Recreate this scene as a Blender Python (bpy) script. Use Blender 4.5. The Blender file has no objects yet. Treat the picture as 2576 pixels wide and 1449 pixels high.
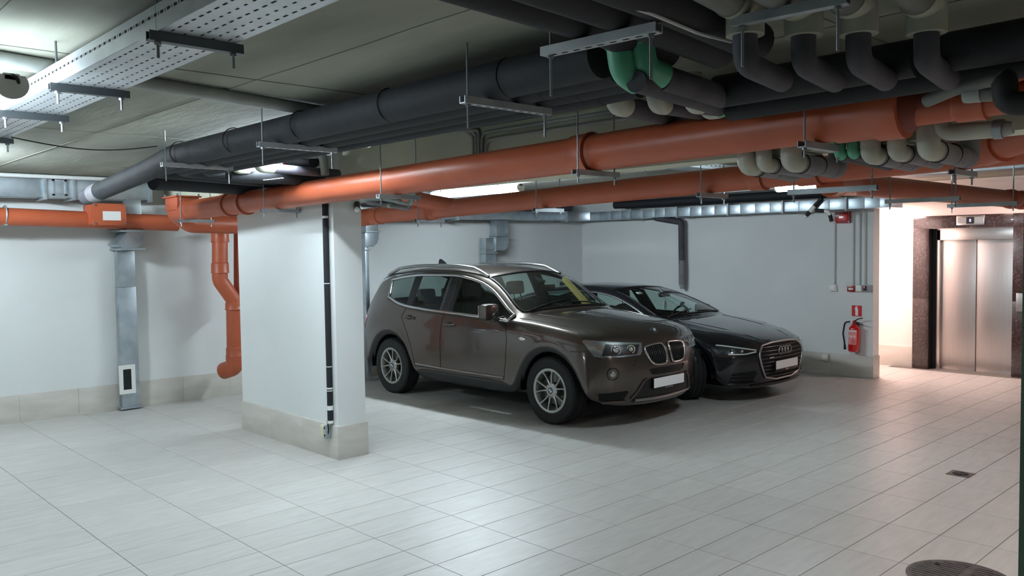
import bpy, bmesh, math, random
from mathutils import Vector, Matrix
from mathutils.bvhtree import BVHTree
from mathutils.geometry import delaunay_2d_cdt

# ------------------------------------------------------------------ camera
SC = bpy.context.scene
COL = SC.collection
rnd = random.Random(7)
IMG_W, IMG_H, FPX = 2576.0, 1449.0, 2094.2
CAM_H = 1.85
YAW, PITCH, ROLL = math.radians(46.447), math.radians(2.828), math.radians(-0.833)
_f = Vector((0, math.cos(PITCH), -math.sin(PITCH)))
_r = Vector((1, 0, 0))
_u = _r.cross(_f)
_r, _u = _r * math.cos(ROLL) + _u * math.sin(ROLL), _u * math.cos(ROLL) - _r * math.sin(ROLL)
_Rz = Matrix.Rotation(YAW, 3, 'Z')
C_R, C_U, C_F = _Rz @ _r, _Rz @ _u, _Rz @ _f
cam_d = bpy.data.cameras.new('camera')
cam_d.sensor_width = 36.0
cam_d.lens = FPX / IMG_W * 36.0
cam_d.clip_start = 0.05
cam = bpy.data.objects.new('camera', cam_d)
COL.objects.link(cam)
cam.matrix_world = Matrix.Translation((0, 0, CAM_H)) @ Matrix((C_R, C_U, -C_F)).transposed().to_4x4()
SC.camera = cam

# ------------------------------------------------------------------ world, exposure
world = bpy.data.worlds.new('world')
SC.world = world
world.use_nodes = True
world.node_tree.nodes['Background'].inputs[0].default_value = (0.5, 0.55, 0.55, 1)
world.node_tree.nodes['Background'].inputs[1].default_value = 0.01
SC.view_settings.view_transform = 'Standard'
SC.view_settings.look = 'None'
SC.view_settings.gamma = 1.0
SC.view_settings.use_curve_mapping = False
SC.view_settings.exposure = 1.0
SC.cycles.use_denoising = True
SC.cycles.max_bounces = 8
SC.cycles.transparent_max_bounces = 24
SC.cycles.sample_clamp_indirect = 4.0
SC.cycles.caustics_reflective = False
SC.cycles.caustics_refractive = False

# area lights out of the frame: (x, y, z, length along X, width, watts, colour)
COOL = (0.78, 0.91, 1.0)
PINK = (1.0, 0.72, 0.66)
def area_light(name, loc, sx, sy, watts, col, rot=(0, 0, 0), spread=180):
    d = bpy.data.lights.new(name, 'AREA')
    d.shape = 'RECTANGLE'; d.size = sx; d.size_y = sy
    d.energy = watts; d.color = col; d.spread = math.radians(spread)
    o = bpy.data.objects.new(name, d)
    o.location = loc; o.rotation_euler = rot
    COL.objects.link(o)
    return o
E_TUBE = 76.0      # emission strength of the tube lights' diffusers
area_light('unseen_light', (-3.0, -1.5, 2.66), 1.2, 0.12, 4, COOL, spread=120)  # added behind the camera to brighten the foreground floor
area_light('unseen_light', (-6.4, -1.6, 2.66), 1.2, 0.12, 18, COOL, spread=130)  # also added behind the camera as floor fill
area_light('unseen_light', (0.6, 4.56, 2.67), 1.2, 0.12, 32, (1.0, 0.90, 0.87), spread=150)
area_light('lobby_light', (-3.2, 11.85, 2.46), 0.9, 0.5, 14, PINK)
area_light('lobby_light', (-5.25, 12.0, 2.40), 0.5, 0.5, 44, PINK)

# ------------------------------------------------------------------ pixel -> point on a plane of the room
def ray(u, v):
    return C_R * ((u - IMG_W / 2) / FPX) + C_U * ((IMG_H / 2 - v) / FPX) + C_F
def on(u, v, x=None, y=None, z=None):
    d = ray(u, v)
    t = x / d.x if x is not None else (y / d.y if y is not None else (z - CAM_H) / d.z)
    return Vector((0, 0, CAM_H)) + d * t

# ------------------------------------------------------------------ materials
def lin(c):
    def f(x):
        x = x / 255.0
        return x / 12.92 if x <= 0.04045 else ((x + 0.055) / 1.055) ** 2.4
    return (f(c[0]), f(c[1]), f(c[2]), 1.0)
MATS = {}
def mat(name, col, rough=0.5, metal=0.0, col2=None, scale=8.0, detail=4.0, stretch=(1, 1, 1), mixr=(0.35, 0.65),
        bump=0.0, bscale=60.0, coat=0.0, coatr=0.05, emit=None, estr=0.0, objrand=0.0, spec=0.5, rough2=None, coords='Position'):
    m = bpy.data.materials.new(name); m.use_nodes = True
    nt = m.node_tree; N = nt.nodes; L = nt.links
    b = N['Principled BSDF']
    c = lin(col)
    b.inputs['Base Color'].default_value = c
    b.inputs['Roughness'].default_value = rough
    b.inputs['Metallic'].default_value = metal
    b.inputs['Specular IOR Level'].default_value = spec
    b.inputs['Coat Weight'].default_value = coat
    b.inputs['Coat Roughness'].default_value = coatr
    if emit:
        b.inputs['Emission Color'].default_value = (*emit, 1); b.inputs['Emission Strength'].default_value = estr
    vec = None
    if col2 is not None or bump:
        if coords == 'Position':
            g = N.new('ShaderNodeNewGeometry'); src = g.outputs['Position']
        else:
            g = N.new('ShaderNodeTexCoord'); src = g.outputs['Object']
        mp = N.new('ShaderNodeMapping'); mp.inputs['Scale'].default_value = stretch
        L.new(src, mp.inputs['Vector']); vec = mp.outputs['Vector']
    if col2 is not None:
        n = N.new('ShaderNodeTexNoise'); n.inputs['Scale'].default_value = scale; n.inputs['Detail'].default_value = detail
        L.new(vec, n.inputs['Vector'])
        r = N.new('ShaderNodeValToRGB')
        r.color_ramp.elements[0].position = mixr[0]; r.color_ramp.elements[1].position = mixr[1]
        r.color_ramp.elements[0].color = c; r.color_ramp.elements[1].color = lin(col2)
        L.new(n.outputs['Fac'], r.inputs['Fac'])
        out = r.outputs['Color']
        if objrand:
            oi = N.new('ShaderNodeObjectInfo'); ge = N.new('ShaderNodeNewGeometry')
            ad = N.new('ShaderNodeMath'); ad.operation = 'ADD'
            L.new(oi.outputs['Random'], ad.inputs[0]); L.new(ge.outputs['Random Per Island'], ad.inputs[1])
            fr = N.new('ShaderNodeMath'); fr.operation = 'FRACT'; L.new(ad.outputs[0], fr.inputs[0])
            mr = N.new('ShaderNodeMapRange'); mr.inputs[3].default_value = 1 - objrand; mr.inputs[4].default_value = 1 + objrand * 0.5
            L.new(fr.outputs[0], mr.inputs[0])
            hs = N.new('ShaderNodeHueSaturation'); L.new(mr.outputs[0], hs.inputs['Value']); L.new(out, hs.inputs['Color'])
            out = hs.outputs['Color']
        L.new(out, b.inputs['Base Color'])
        if rough2 is not None:
            rr = N.new('ShaderNodeMapRange'); rr.inputs[3].default_value = rough; rr.inputs[4].default_value = rough2
            L.new(n.outputs['Fac'], rr.inputs[0]); L.new(rr.outputs[0], b.inputs['Roughness'])
    if bump:
        n2 = N.new('ShaderNodeTexNoise'); n2.inputs['Scale'].default_value = bscale; n2.inputs['Detail'].default_value = 3
        L.new(vec, n2.inputs['Vector'])
        bp = N.new('ShaderNodeBump'); bp.inputs['Strength'].default_value = bump; bp.inputs['Distance'].default_value = 0.01
        L.new(n2.outputs['Fac'], bp.inputs['Height']); L.new(bp.outputs['Normal'], b.inputs['Normal'])
    MATS[name] = m
    return m
def glass_mat(name, tint, refl=0.06, rough=0.0):
    m = bpy.data.materials.new(name); m.use_nodes = True
    nt = m.node_tree; N = nt.nodes; L = nt.links
    for n in list(N): N.remove(n)
    o = N.new('ShaderNodeOutputMaterial'); t = N.new('ShaderNodeBsdfTransparent'); t.inputs[0].default_value = (*tint, 1)
    g = N.new('ShaderNodeBsdfGlossy'); g.inputs['Roughness'].default_value = rough; g.inputs['Color'].default_value = (1, 1, 1, 1)
    lw = N.new('ShaderNodeLayerWeight'); lw.inputs['Blend'].default_value = 0.5
    pw = N.new('ShaderNodeMath'); pw.operation = 'POWER'; pw.inputs[1].default_value = 4.0
    L.new(lw.outputs['Facing'], pw.inputs[0])
    f = N.new('ShaderNodeMath'); f.operation = 'MULTIPLY_ADD'; f.inputs[1].default_value = 0.75; f.inputs[2].default_value = 0.05
    L.new(pw.outputs[0], f.inputs[0])
    mx = N.new('ShaderNodeMixShader')
    L.new(f.outputs[0], mx.inputs[0]); L.new(t.outputs[0], mx.inputs[1]); L.new(g.outputs[0], mx.inputs[2]); L.new(mx.outputs[0], o.inputs[0])
    MATS[name] = m
    return m

mat('plaster', (224, 227, 226), 0.85, col2=(218, 221, 220), scale=1.2, bump=0.06, bscale=180)
mat('concrete', (154, 155, 142), 0.9, col2=(112, 114, 104), scale=1.1, detail=10, stretch=(0.6, 2.0, 1), mixr=(0.36, 0.78), bump=0.25, bscale=9)
mat('seam', (112, 113, 103), 0.9)
mat('beam_paint', (206, 207, 188), 0.85, col2=(194, 196, 178), scale=2.0, bump=0.1, bscale=120)
mat('floor_tile', (193, 191, 186), 0.36, col2=(182, 180, 175), scale=5.0, detail=6, stretch=(4.5, 0.8, 1), mixr=(0.3, 0.72), objrand=0.05, bump=0.02, bscale=200, rough2=0.46)
mat('grout', (112, 110, 104), 0.85)
mat('skirting_tile', (208, 204, 196), 0.45, col2=(196, 192, 184), scale=3.0, detail=6, stretch=(1, 1, 3), objrand=0.03)
mat('orange_pvc', (180, 90, 58), 0.42, col2=(168, 82, 52), scale=3.0, bump=0.01, bscale=40)
mat('orange_rubber', (120, 52, 34), 0.6)
mat('black_foam', (25, 28, 34), 0.75, col2=(20, 22, 27), scale=6, bump=0.35, bscale=22)
mat('grey_foam', (128, 126, 130), 0.65, col2=(112, 110, 115), scale=7, bump=0.2, bscale=18)
mat('dark_foam', (74, 73, 80), 0.7, col2=(62, 61, 68), scale=7, bump=0.2, bscale=18)
mat('cream_pvc', (176, 178, 164), 0.42, col2=(164, 166, 152), scale=9)
mat('grey_pvc', (152, 156, 152), 0.5, col2=(140, 144, 140), scale=6)
mat('green_ppr', (92, 172, 138), 0.4, col2=(80, 158, 126), scale=9)
mat('galv', (190, 200, 206), 0.32, 0.85, col2=(168, 180, 188), scale=7, detail=6, bump=0.03, bscale=14, rough2=0.44)
mat('galv_dull', (176, 184, 188), 0.5, 0.6, col2=(150, 160, 165), scale=8)
mat('tray_metal', (205, 210, 214), 0.38, 0.55, col2=(190, 196, 200), scale=7)
mat('steel_dark', (92, 98, 102), 0.45, 0.8)
mat('rod_steel', (150, 156, 160), 0.4, 0.85)
mat('black_rubber', (22, 22, 24), 0.65)
mat('cable_white', (196, 198, 196), 0.5)
mat('white_plastic', (226, 226, 222), 0.4)
mat('cream_plastic', (212, 206, 182), 0.5)
mat('grey_plastic', (150, 152, 152), 0.45)
mat('black_plastic', (18, 18, 20), 0.42)
mat('red_plastic', (150, 14, 22), 0.25, coat=0.6)
mat('red_paint', (196, 22, 26), 0.22, coat=0.8)
mat('sign_red', (206, 30, 38), 0.4)
mat('sign_white', (232, 232, 230), 0.4)
mat('label_pale', (236, 150, 150), 0.4)
mat('led_red', (220, 30, 50), 0.3, emit=(1, 0.05, 0.12), estr=2.5)
mat('led_blue', (70, 90, 255), 0.3, emit=(0.25, 0.3, 1.0), estr=5)
mat('tube_glow', (250, 255, 255), 0.4, emit=(0.78, 0.91, 1.0), estr=E_TUBE)
mat('tube_glow_left', (250, 255, 255), 0.4, emit=(0.78, 0.91, 1.0), estr=E_TUBE * 3.0)
mat('tube_glow_pier', (250, 255, 255), 0.4, emit=(0.78, 0.91, 1.0), estr=E_TUBE * 0.88)
mat('tube_glow_tray', (250, 255, 255), 0.4, emit=(0.78, 0.91, 1.0), estr=E_TUBE * 0.36)
mat('marble', (54, 42, 42), 0.22, col2=(104, 88, 85), scale=46, detail=10, mixr=(0.50, 0.80), coat=0.4)
mat('conduit_grey', (190, 192, 189), 0.5)
mat('brushed', (192, 187, 184), 0.34, 0.95, col2=(186, 181, 178), scale=60, stretch=(1, 1, 0.03))
mat('grey_pvc_shaded', (108, 110, 105), 0.55, col2=(98, 100, 95), scale=6)  # shaded copy of the grey pipe, corner darkness put into its colour
mat('steel_frame', (206, 198, 194), 0.28, 0.95)
mat('cast_iron', (104, 100, 98), 0.55, 0.6, col2=(84, 80, 78), scale=14)
mat('column_green', (142, 176, 154), 0.8, col2=(132, 166, 144), scale=5)
mat('lobby_paint', (236, 224, 218), 0.8)
mat('dark_hole', (6, 6, 7), 0.9)
mat('copper_red', (120, 50, 38), 0.5)

# ------------------------------------------------------------------ mesh building
def fillet(pts, rad, n=5):
    pts = [Vector(p) for p in pts]
    out = [pts[0]]
    for i in range(1, len(pts) - 1):
        a, b, c = pts[i - 1], pts[i], pts[i + 1]
        d1, d2 = (a - b), (c - b)
        l1, l2 = d1.length, d2.length
        d1 = d1 / l1; d2 = d2 / l2
        ang = math.acos(max(-1, min(1, d1.dot(d2))))
        if ang > 3.1: out.append(b); continue
        t = min(rad / math.tan(ang / 2), l1 * 0.49, l2 * 0.49)
        p, q = b + d1 * t, b + d2 * t
        for k in range(n + 1):
            s = k / n
            out.append(p * (1 - s) ** 2 + b * 2 * s * (1 - s) + q * s * s)
    out.append(pts[-1])
    return out
def frame_of(d):
    d = d.normalized()
    a = Vector((0, 0, 1)) if abs(d.z) < 0.9 else Vector((1, 0, 0))
    x = d.cross(a).normalized()
    return x, d.cross(x).normalized()
class MB:
    def __init__(s, M=None):
        s.v = []; s.f = []; s.M = M
    def add(s, vs, fs):
        o = len(s.v)
        s.v += [Vector(p) if s.M is None else s.M @ Vector(p) for p in vs]
        s.f += [tuple(i + o for i in q) for q in fs]
        return s
    def box(s, x0, x1, y0, y1, z0, z1):
        if x0 > x1: x0, x1 = x1, x0
        if y0 > y1: y0, y1 = y1, y0
        if z0 > z1: z0, z1 = z1, z0
        return s.add([(x0, y0, z0), (x1, y0, z0), (x1, y1, z0), (x0, y1, z0), (x0, y0, z1), (x1, y0, z1), (x1, y1, z1), (x0, y1, z1)],
                     [(0, 3, 2, 1), (4, 5, 6, 7), (0, 1, 5, 4), (1, 2, 6, 5), (2, 3, 7, 6), (3, 0, 4, 7)])
    def cbox(s, c, sx, sy, sz):
        return s.box(c[0] - sx / 2, c[0] + sx / 2, c[1] - sy / 2, c[1] + sy / 2, c[2] - sz / 2, c[2] + sz / 2)
    def tube(s, path, r, n=14, caps=True, rs=None):
        path = [Vector(p) for p in path]
        m = len(path); o = []; fs = []
        x = None
        for i, p in enumerate(path):
            d = (path[min(i + 1, m - 1)] - path[max(i - 1, 0)])
            if x is None: x, y = frame_of(d)
            else:
                dn = d.normalized(); x = (x - dn * x.dot(dn)).normalized(); y = dn.cross(x)
            rr = rs[i] if rs else r
            for k in range(n):
                a = 2 * math.pi * k / n
                o.append(p + x * (rr * math.cos(a)) + y * (rr * math.sin(a)))
        for i in range(m - 1):
            for k in range(n):
                k2 = (k + 1) % n
                fs.append((i * n + k, (i + 1) * n + k, (i + 1) * n + k2, i * n + k2))
        if caps:
            fs.append(tuple(range(n))); fs.append(tuple(reversed(range((m - 1) * n, m * n))))
        return s.add(o, fs)
    def cyl(s, p, q, r, n=16, r2=None, caps=True):
        return s.tube([p, q], r, n, caps, rs=[r, r if r2 is None else r2])
    def lathe(s, o, axis, prof, n=24, closed=False, caps=True):
        o = Vector(o); a = Vector(axis).normalized(); x, y = frame_of(a)
        vs = []; fs = []
        for (t, r) in prof:
            for k in range(n):
                g = 2 * math.pi * k / n
                vs.append(o + a * t + x * (r * math.cos(g)) + y * (r * math.sin(g)))
        m = len(prof)
        for i in range(m if closed else m - 1):
            j = (i + 1) % m
            for k in range(n):
                k2 = (k + 1) % n
                fs.append((i * n + k, j * n + k, j * n + k2, i * n + k2))
        if not closed and caps:
            if prof[0][1] > 1e-5: fs.append(tuple(range(n)))
            if prof[-1][1] > 1e-5: fs.append(tuple(reversed(range((m - 1) * n, m * n))))
        return s.add(vs, fs)
    def prism(s, poly, o, U, V, D, depth):
        o, U, V, D = Vector(o), Vector(U), Vector(V), Vector(D)
        n = len(poly)
        vs = [o + U * a + V * b for a, b in poly] + [o + U * a + V * b + D * depth for a, b in poly]
        fs = [tuple(range(n)), tuple(reversed(range(n, 2 * n)))] + [(i, i + n, (i + 1) % n + n, (i + 1) % n) for i in range(n)]
        return s.add(vs, fs)
    def torus(s, o, axis, R, r, n=28, m=8):
        return s.lathe(o, axis, [(r * math.sin(2 * math.pi * k / m), R + r * math.cos(2 * math.pi * k / m)) for k in range(m)], n, closed=True)
    def ball(s, o, r, n=12, sc=(1, 1, 1)):
        o = Vector(o); vs = []; fs = []
        m = n // 2
        for i in range(m + 1):
            th = math.pi * i / m
            for k in range(n):
                a = 2 * math.pi * k / n
                vs.append(o + Vector((r * sc[0] * math.sin(th) * math.cos(a), r * sc[1] * math.sin(th) * math.sin(a), r * sc[2] * math.cos(th))))
        for i in range(m):
            for k in range(n):
                k2 = (k + 1) % n
                fs.append((i * n + k, (i + 1) * n + k, (i + 1) * n + k2, i * n + k2))
        return s.add(vs, fs)
    def build(s, name, m, parent=None, bevel=0.0, sharp=0.6, label=None, subsurf=0):
        return finish(name, s.v, s.f, m, parent, bevel, sharp, label, subsurf)
def finish(name, vs, fs, m, parent=None, bevel=0.0, sharp=0.6, label=None, subsurf=0, weld=True):
    me = bpy.data.meshes.new(name)
    bm = bmesh.new()
    if parent is None or parent.get('_world'):
        if parent is None:
            lo = [min(v[i] for v in vs) for i in range(3)]; hi = [max(v[i] for v in vs) for i in range(3)]
            base = Vector(((lo[0] + hi[0]) / 2, (lo[1] + hi[1]) / 2, lo[2]))
        else: base = Vector(parent['_world'])
    else: base = Vector((0, 0, 0))
    bv = [bm.verts.new(Vector(v) - base) for v in vs]
    for q in fs:
        try: bm.faces.new([bv[i] for i in q])
        except ValueError: pass
    if weld: bmesh.ops.remove_doubles(bm, verts=bm.verts, dist=1e-5)
    bmesh.ops.recalc_face_normals(bm, faces=bm.faces)
    if bevel > 0:
        es = [e for e in bm.edges if len(e.link_faces) == 2 and e.calc_face_angle(0) > 0.7]
        bmesh.ops.bevel(bm, geom=es, offset=bevel, segments=2, affect='EDGES', profile=0.6, clamp_overlap=True)
    for f in bm.faces: f.smooth = True
    for e in bm.edges:
        if len(e.link_faces) == 2 and e.calc_face_angle(0) > sharp: e.smooth = False
    bm.to_mesh(me); bm.free()
    me.materials.append(MATS[m] if isinstance(m, str) else m)
    o = bpy.data.objects.new(name, me)
    COL.objects.link(o)
    if parent is None:
        o.location = base; o['_world'] = [float(c) for c in base]
    else:
        o.parent = parent
        if parent.get('_world'): o['_world'] = list(parent['_world'])
    if subsurf:
        md = o.modifiers.new('sub', 'SUBSURF'); md.levels = subsurf; md.render_levels = subsurf
    if label: o['label'] = label
    return o
def tag(o, label=None, cat=None, group=None, kind=None):
    if label: o['label'] = label
    if cat: o['category'] = cat
    if group: o['group'] = group
    if kind: o['kind'] = kind
    return o
def thing(name, loc, label=None, cat=None, group=None, kind=None, local=False):
    """An Empty at the thing's base; parts are given in room coordinates unless local."""
    o = bpy.data.objects.new(name, None)
    o.empty_display_size = 0.1
    o.location = loc
    COL.objects.link(o)
    if not local: o['_world'] = [float(c) for c in loc]
    return tag(o, label, cat, group, kind)
# ================================================================== ROOM
CEIL = 2.70
X_MAX, Y_MIN = 3.6, -4.2
WL0, WL1 = Vector((-10.62, Y_MIN)), Vector((-9.95, 11.21))        # left wall, slightly out of square
def wallx(y): return WL0.x + (WL1.x - WL0.x) * (y - WL0.y) / (WL1.y - WL0.y)
PIL = (-8.16, -6.30, 3.86, 4.175)                                 # x0 x1 y0 y1
BEAM_Y0, BEAM_Z = 3.95, 2.307
YW, XE = 11.21, -4.75                                             # far wall plane and its free end
YM = 12.55                                                        # stone front of the lift

# ---- floor: slab with tiles of 0.316 x 0.632 in a straight grid
floor = MB().box(-10.9, X_MAX, Y_MIN, 13.4, -0.25, -0.0022).build('floor', 'grout'); tag(floor, 'pale grey tiled garage floor', kind='structure')
TX, TY, GX, GY = 0.3158, 0.6316, -4.105, 4.221
def tile_box(mb, x, y):
    g = 0.0021; c = 0.0015
    x0, x1, y0, y1 = x + g, x + TX - g, y + g, y + TY - g
    mb.add([(x0, y0, -0.006), (x1, y0, -0.006), (x1, y1, -0.006), (x0, y1, -0.006),
            (x0, y0, -c), (x1, y0, -c), (x1, y1, -c), (x0, y1, -c),
            (x0 + c, y0 + c, 0), (x1 - c, y0 + c, 0), (x1 - c, y1 - c, 0), (x0 + c, y1 - c, 0)],
           [(0, 1, 5, 4), (1, 2, 6, 5), (2, 3, 7, 6), (3, 0, 4, 7), (4, 5, 9, 8), (5, 6, 10, 9), (6, 7, 11, 10), (7, 4, 8, 11), (8, 9, 10, 11)])
def pixel(p):
    d = Vector(p) - Vector((0, 0, CAM_H)); w = d.dot(C_F)
    if w < 0.1: return None
    return (IMG_W / 2 + FPX * d.dot(C_R) / w, IMG_H / 2 - FPX * d.dot(C_U) / w)
cells = []
for i in range(-24, 26):
    for j in range(-14, 15):
        x, y = GX + i * TX, GY + j * TY
        if x + TX < wallx(y) or x + TX > X_MAX or y < Y_MIN or y + TY > 13.35: continue
        if y + TY / 2 > YW + 0.02 and x + TX < XE - 1.6: continue
        if y + TY > 12.6 and x + TX > -4.8: continue
        cx, cy = x + TX / 2, y + TY / 2
        q = [pixel(c) for c in ((x, y, 0), (x + TX, y, 0), (x + TX, y + TY, 0), (x, y + TY, 0))]
        area = 0.0
        if all(q):
            mx, my = sum(a for a, b in q) / 4, sum(b for a, b in q) / 4
            if -40 < mx < IMG_W + 10 and 600 < my < IMG_H + 60:
                area = abs(sum(q[k][0] * q[(k + 1) % 4][1] - q[(k + 1) % 4][0] * q[k][1] for k in range(4))) / 2
                if 620 < mx < 900 and my < 1060: area *= 0.05     # behind the pillar
                if cx < -5.0 and cx > -9.8 and cy > 6.1 and cy < 10.2: area *= 0.05   # under the cars
        cells.append((area, x, y))
cells.sort(key=lambda c: -c[0])
tm = MB(); tile_box(tm, 0, 0)
t0 = tm.build('tile', 'floor_tile', floor, sharp=0.3); t0.data.name = 'floor_tile'
t0.location = Vector((cells[0][1], cells[0][2], 0)) - floor.location
for n, v in enumerate(t0.data.vertices): v.co += floor.location
for a, x, y in cells[1:290]:
    c = t0.copy(); COL.objects.link(c); c.location = Vector((x, y, 0)) - floor.location
rest = MB()
for a, x, y in cells[290:]: tile_box(rest, x, y)
tag(rest.build('tile_field', 'floor_tile', floor, sharp=0.3), kind='stuff')

# ---- ceiling slab with raised formwork seams
ceil = MB().box(-10.9, X_MAX, Y_MIN, 13.4, CEIL, CEIL + 0.2).build('ceiling', 'concrete'); tag(ceil, 'raw board-marked concrete ceiling', kind='structure')
for sx in (-8.7, -6.3, -3.9, -1.5, 0.9):
    pts = [(sx + 0.004 * rnd.uniform(-1, 1), y * 0.22 + Y_MIN, CEIL - 0.001) for y in range(0, 37)]
    MB().tube(pts, 0.0026, 6).build('formwork_seam', 'seam', ceil)
for sy in (-1.4, 0.75, 1.98, 3.22, 5.6, 7.9, 10.1):
    pts = [(x * 0.3 - 10.1, sy + 0.005 * rnd.uniform(-1, 1), CEIL - 0.001) for x in range(0, 45)]
    MB().tube(pts, 0.0022, 6).build('formwork_seam', 'seam', ceil)

# ---- walls
def wall_poly(name, pts, z0, z1, m, label=None):
    o = MB().prism(pts, (0, 0, z0), (1, 0, 0), (0, 1, 0), (0, 0, 1), z1 - z0).build(name, m)
    return tag(o, label, kind='structure')
wall_poly('wall_left', [(WL0.x, WL0.y), (WL1.x, WL1.y), (WL1.x, WL1.y + .2), (WL0.x - .4, WL1.y + .2), (WL0.x - .4, WL0.y)], -0.1, CEIL, 'plaster')
wall_poly('wall_far', [(WL1.x - .3, YW), (XE, YW), (XE, YW + .19), (WL1.x - .3, YW + .19)], -0.1, CEIL, 'plaster')
wall_poly('wall_near', [(-10.9, Y_MIN - .2), (X_MAX, Y_MIN - .2), (X_MAX, Y_MIN), (-10.9, Y_MIN)], -0.1, CEIL, 'plaster')
wall_poly('wall_right', [(X_MAX, Y_MIN - .2), (X_MAX + .2, Y_MIN - .2), (X_MAX + .2, 13.4), (X_MAX, 13.4)], -0.1, CEIL, 'plaster')
# the pier and the beam over it
pier = wall_poly('wall_pier', [(PIL[0], PIL[2] + .015), (PIL[1] - .015, PIL[2] + .015), (PIL[1] - .015, PIL[3] - .015), (PIL[0], PIL[3] - .015)], -0.1, CEIL, 'plaster', 'free-standing white wall pier between the parking bays')
wall_poly('beam_pier_right', [(PIL[1] - .015, BEAM_Y0), (X_MAX, BEAM_Y0), (X_MAX, PIL[3] - .015), (PIL[1] - .015, PIL[3] - .015)], BEAM_Z, CEIL, 'beam_paint')
bpy.data.objects['beam_pier_right'].name = 'trim_1'
wall_poly('trim_2', [(-10.9, BEAM_Y0), (PIL[0], BEAM_Y0), (PIL[0], PIL[3] - .015), (-10.9, PIL[3] - .015)], BEAM_Z + .12, CEIL, 'beam_paint')

# ---- skirting of tall tiles
def skirting(name, p, q, h, t, nrm, tw=0.60, mname='skirting_tile', z0=0.0):
    p, q, nrm = Vector((*p, 0)), Vector((*q, 0)), Vector((*nrm, 0)).normalized()
    e = thing(name, (p + q) / 2, kind='structure')
    d = (q - p); L = d.length; d = d / L
    n = max(1, round(L / tw)); w = L / n
    for i in range(n):
        a = p + d * (i * w + 0.0008); b = p + d * ((i + 1) * w - 0.0008)
        mb = MB().prism([(0, z0), ((b - a).length, z0), ((b - a).length, h), (0, h)], a, d, (0, 0, 1), nrm, t)
        mb.build('tile', mname, e, bevel=0.0008)
    return e
SK = 0.302
skirting('baseboard_left', (wallx(Y_MIN), Y_MIN), (wallx(YW), YW), SK, 0.014, (1, 0))
skirting('baseboard_far', (WL1.x, YW), (XE, YW), SK, 0.014, (0, -1))
skirting('baseboard_far_end', (XE, YW - .014), (XE, YW + .19), SK, 0.014, (1, 0), 0.4)
skirting('baseboard_pier_front', (PIL[0], PIL[2] + .015), (PIL[1] - .0145, PIL[2] + .015), 0.298, 0.015, (0, -1), 0.62)
skirting('baseboard_pier_end', (PIL[1] - .015, PIL[2]), (PIL[1] - .015, PIL[3]), 0.298, 0.015, (1, 0), 0.5)
skirting('baseboard_pier_back', (PIL[0], PIL[3] - .015), (PIL[1] - .0145, PIL[3] - .015), 0.298, 0.015, (0, 1), 0.62)

# ---- lift lobby
LBX0 = -6.4
wall_poly('wall_lobby', [(LBX0, YM + .05), (-4.76, YM + .05), (-4.76, YM + .5), (LBX0, YM + .5)], -0.1, CEIL, 'lobby_paint')
wall_poly('wall_lobby_left', [(LBX0 - .2, YW + .1), (LBX0, YW + .1), (LBX0, YM + .5), (LBX0 - .2, YM + .5)], -0.1, CEIL, 'lobby_paint')
zt = on(2300, 545, y=YM).z
mx0 = on(2294, 900, y=YM).x
mx1 = -2.35
ox0, ox1 = on(2335, 750, y=YM).x, on(2546, 750, y=YM).x
oz = on(2440, 573, y=YM).z
wall_poly('wall_lobby_above_lift', [(-4.76, YM + .05), (X_MAX, YM + .05), (X_MAX, YM + .5), (-4.76, YM + .5)], zt - .02, CEIL, 'lobby_paint')
wall_poly('wall_lobby_right', [(mx1 - .02, YM + .05), (X_MAX, YM + .05), (X_MAX, YM + .5), (mx1 - .02, YM + .5)], -0.1, zt - .02, 'lobby_paint')
skirting('baseboard_lobby', (LBX0, YM + .05), (mx0 - .002, YM + .05), SK, 0.014, (0, -1))
for n_, m_ in (('wall_lobby', 0), ('wall_lobby_left', 0), ('wall_lobby_above_lift', 0), ('wall_lobby_right', 0)): pass

# stone surround: separate slabs
st = thing('door_1', ((mx0 + mx1) / 2, YM, 0), 'dark red-brown stone surround of the lift with steel doors', kind='structure')
def slab(x0, x1, z0, z1):
    MB().box(x0 + .001, x1 - .001, YM, YM + .05, z0, z1).build('stone_slab', 'marble', st, bevel=0.0015)
slab(mx0, ox0, 0, 1.02); slab(mx0, ox0, 1.022, oz)
slab(mx0, (ox0 + ox1) / 2, oz + .002, zt); slab((ox0 + ox1) / 2, ox1, oz + .002, zt)
slab(ox1, mx1, 0, 1.02); slab(ox1, mx1, 1.022, oz); slab(ox1, mx1, oz + .002, zt)
YD = YM + 0.17
MB().box(ox0 - .02, ox0, YM + .05, YD + .1, 0, oz).build('reveal', 'black_plastic', st)
MB().box(ox1, ox1 + .02, YM + .05, YD + .1, 0, oz).build('reveal', 'steel_frame', st)
MB().box(ox0 - .02, ox1 + .02, YM + .05, YD + .1, oz, oz + .02).build('reveal', 'steel_frame', st)
jx0, jx1 = on(2357, 750, y=YD).x, ox1
dz = on(2450, 603, y=YD).z
MB().box(ox0, jx0, YD, YD + .1, 0, oz).build('reveal_panel', 'black_plastic', st)
MB().box(jx0, jx0 + .045, YD - .02, YD + .08, 0, oz - .02).build('door_jamb', 'steel_frame', st, bevel=.002)
MB().box(jx1 - .03, jx1, YD - .02, YD + .08, 0, oz - .02).build('door_jamb', 'steel_frame', st, bevel=.002)
MB().box(jx0, jx1, YD - .02, YD + .08, dz, oz).build('door_header', 'steel_frame', st, bevel=.002)
jm = on(2456, 750, y=YD + .05).x
MB().box(jx0 + .045, jm - .001, YD + .03, YD + .06, 0.008, dz).build('door_panel', 'brushed', st, bevel=.002)
MB().box(jm + .001, jx1 - .03, YD + .045, YD + .075, 0.008, dz).build('door_panel', 'brushed', st, bevel=.002)
MB().box(jx0, jx1, YD - .04, YD + .1, -0.004, 0.008).build('sill', 'steel_frame', st)
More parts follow.
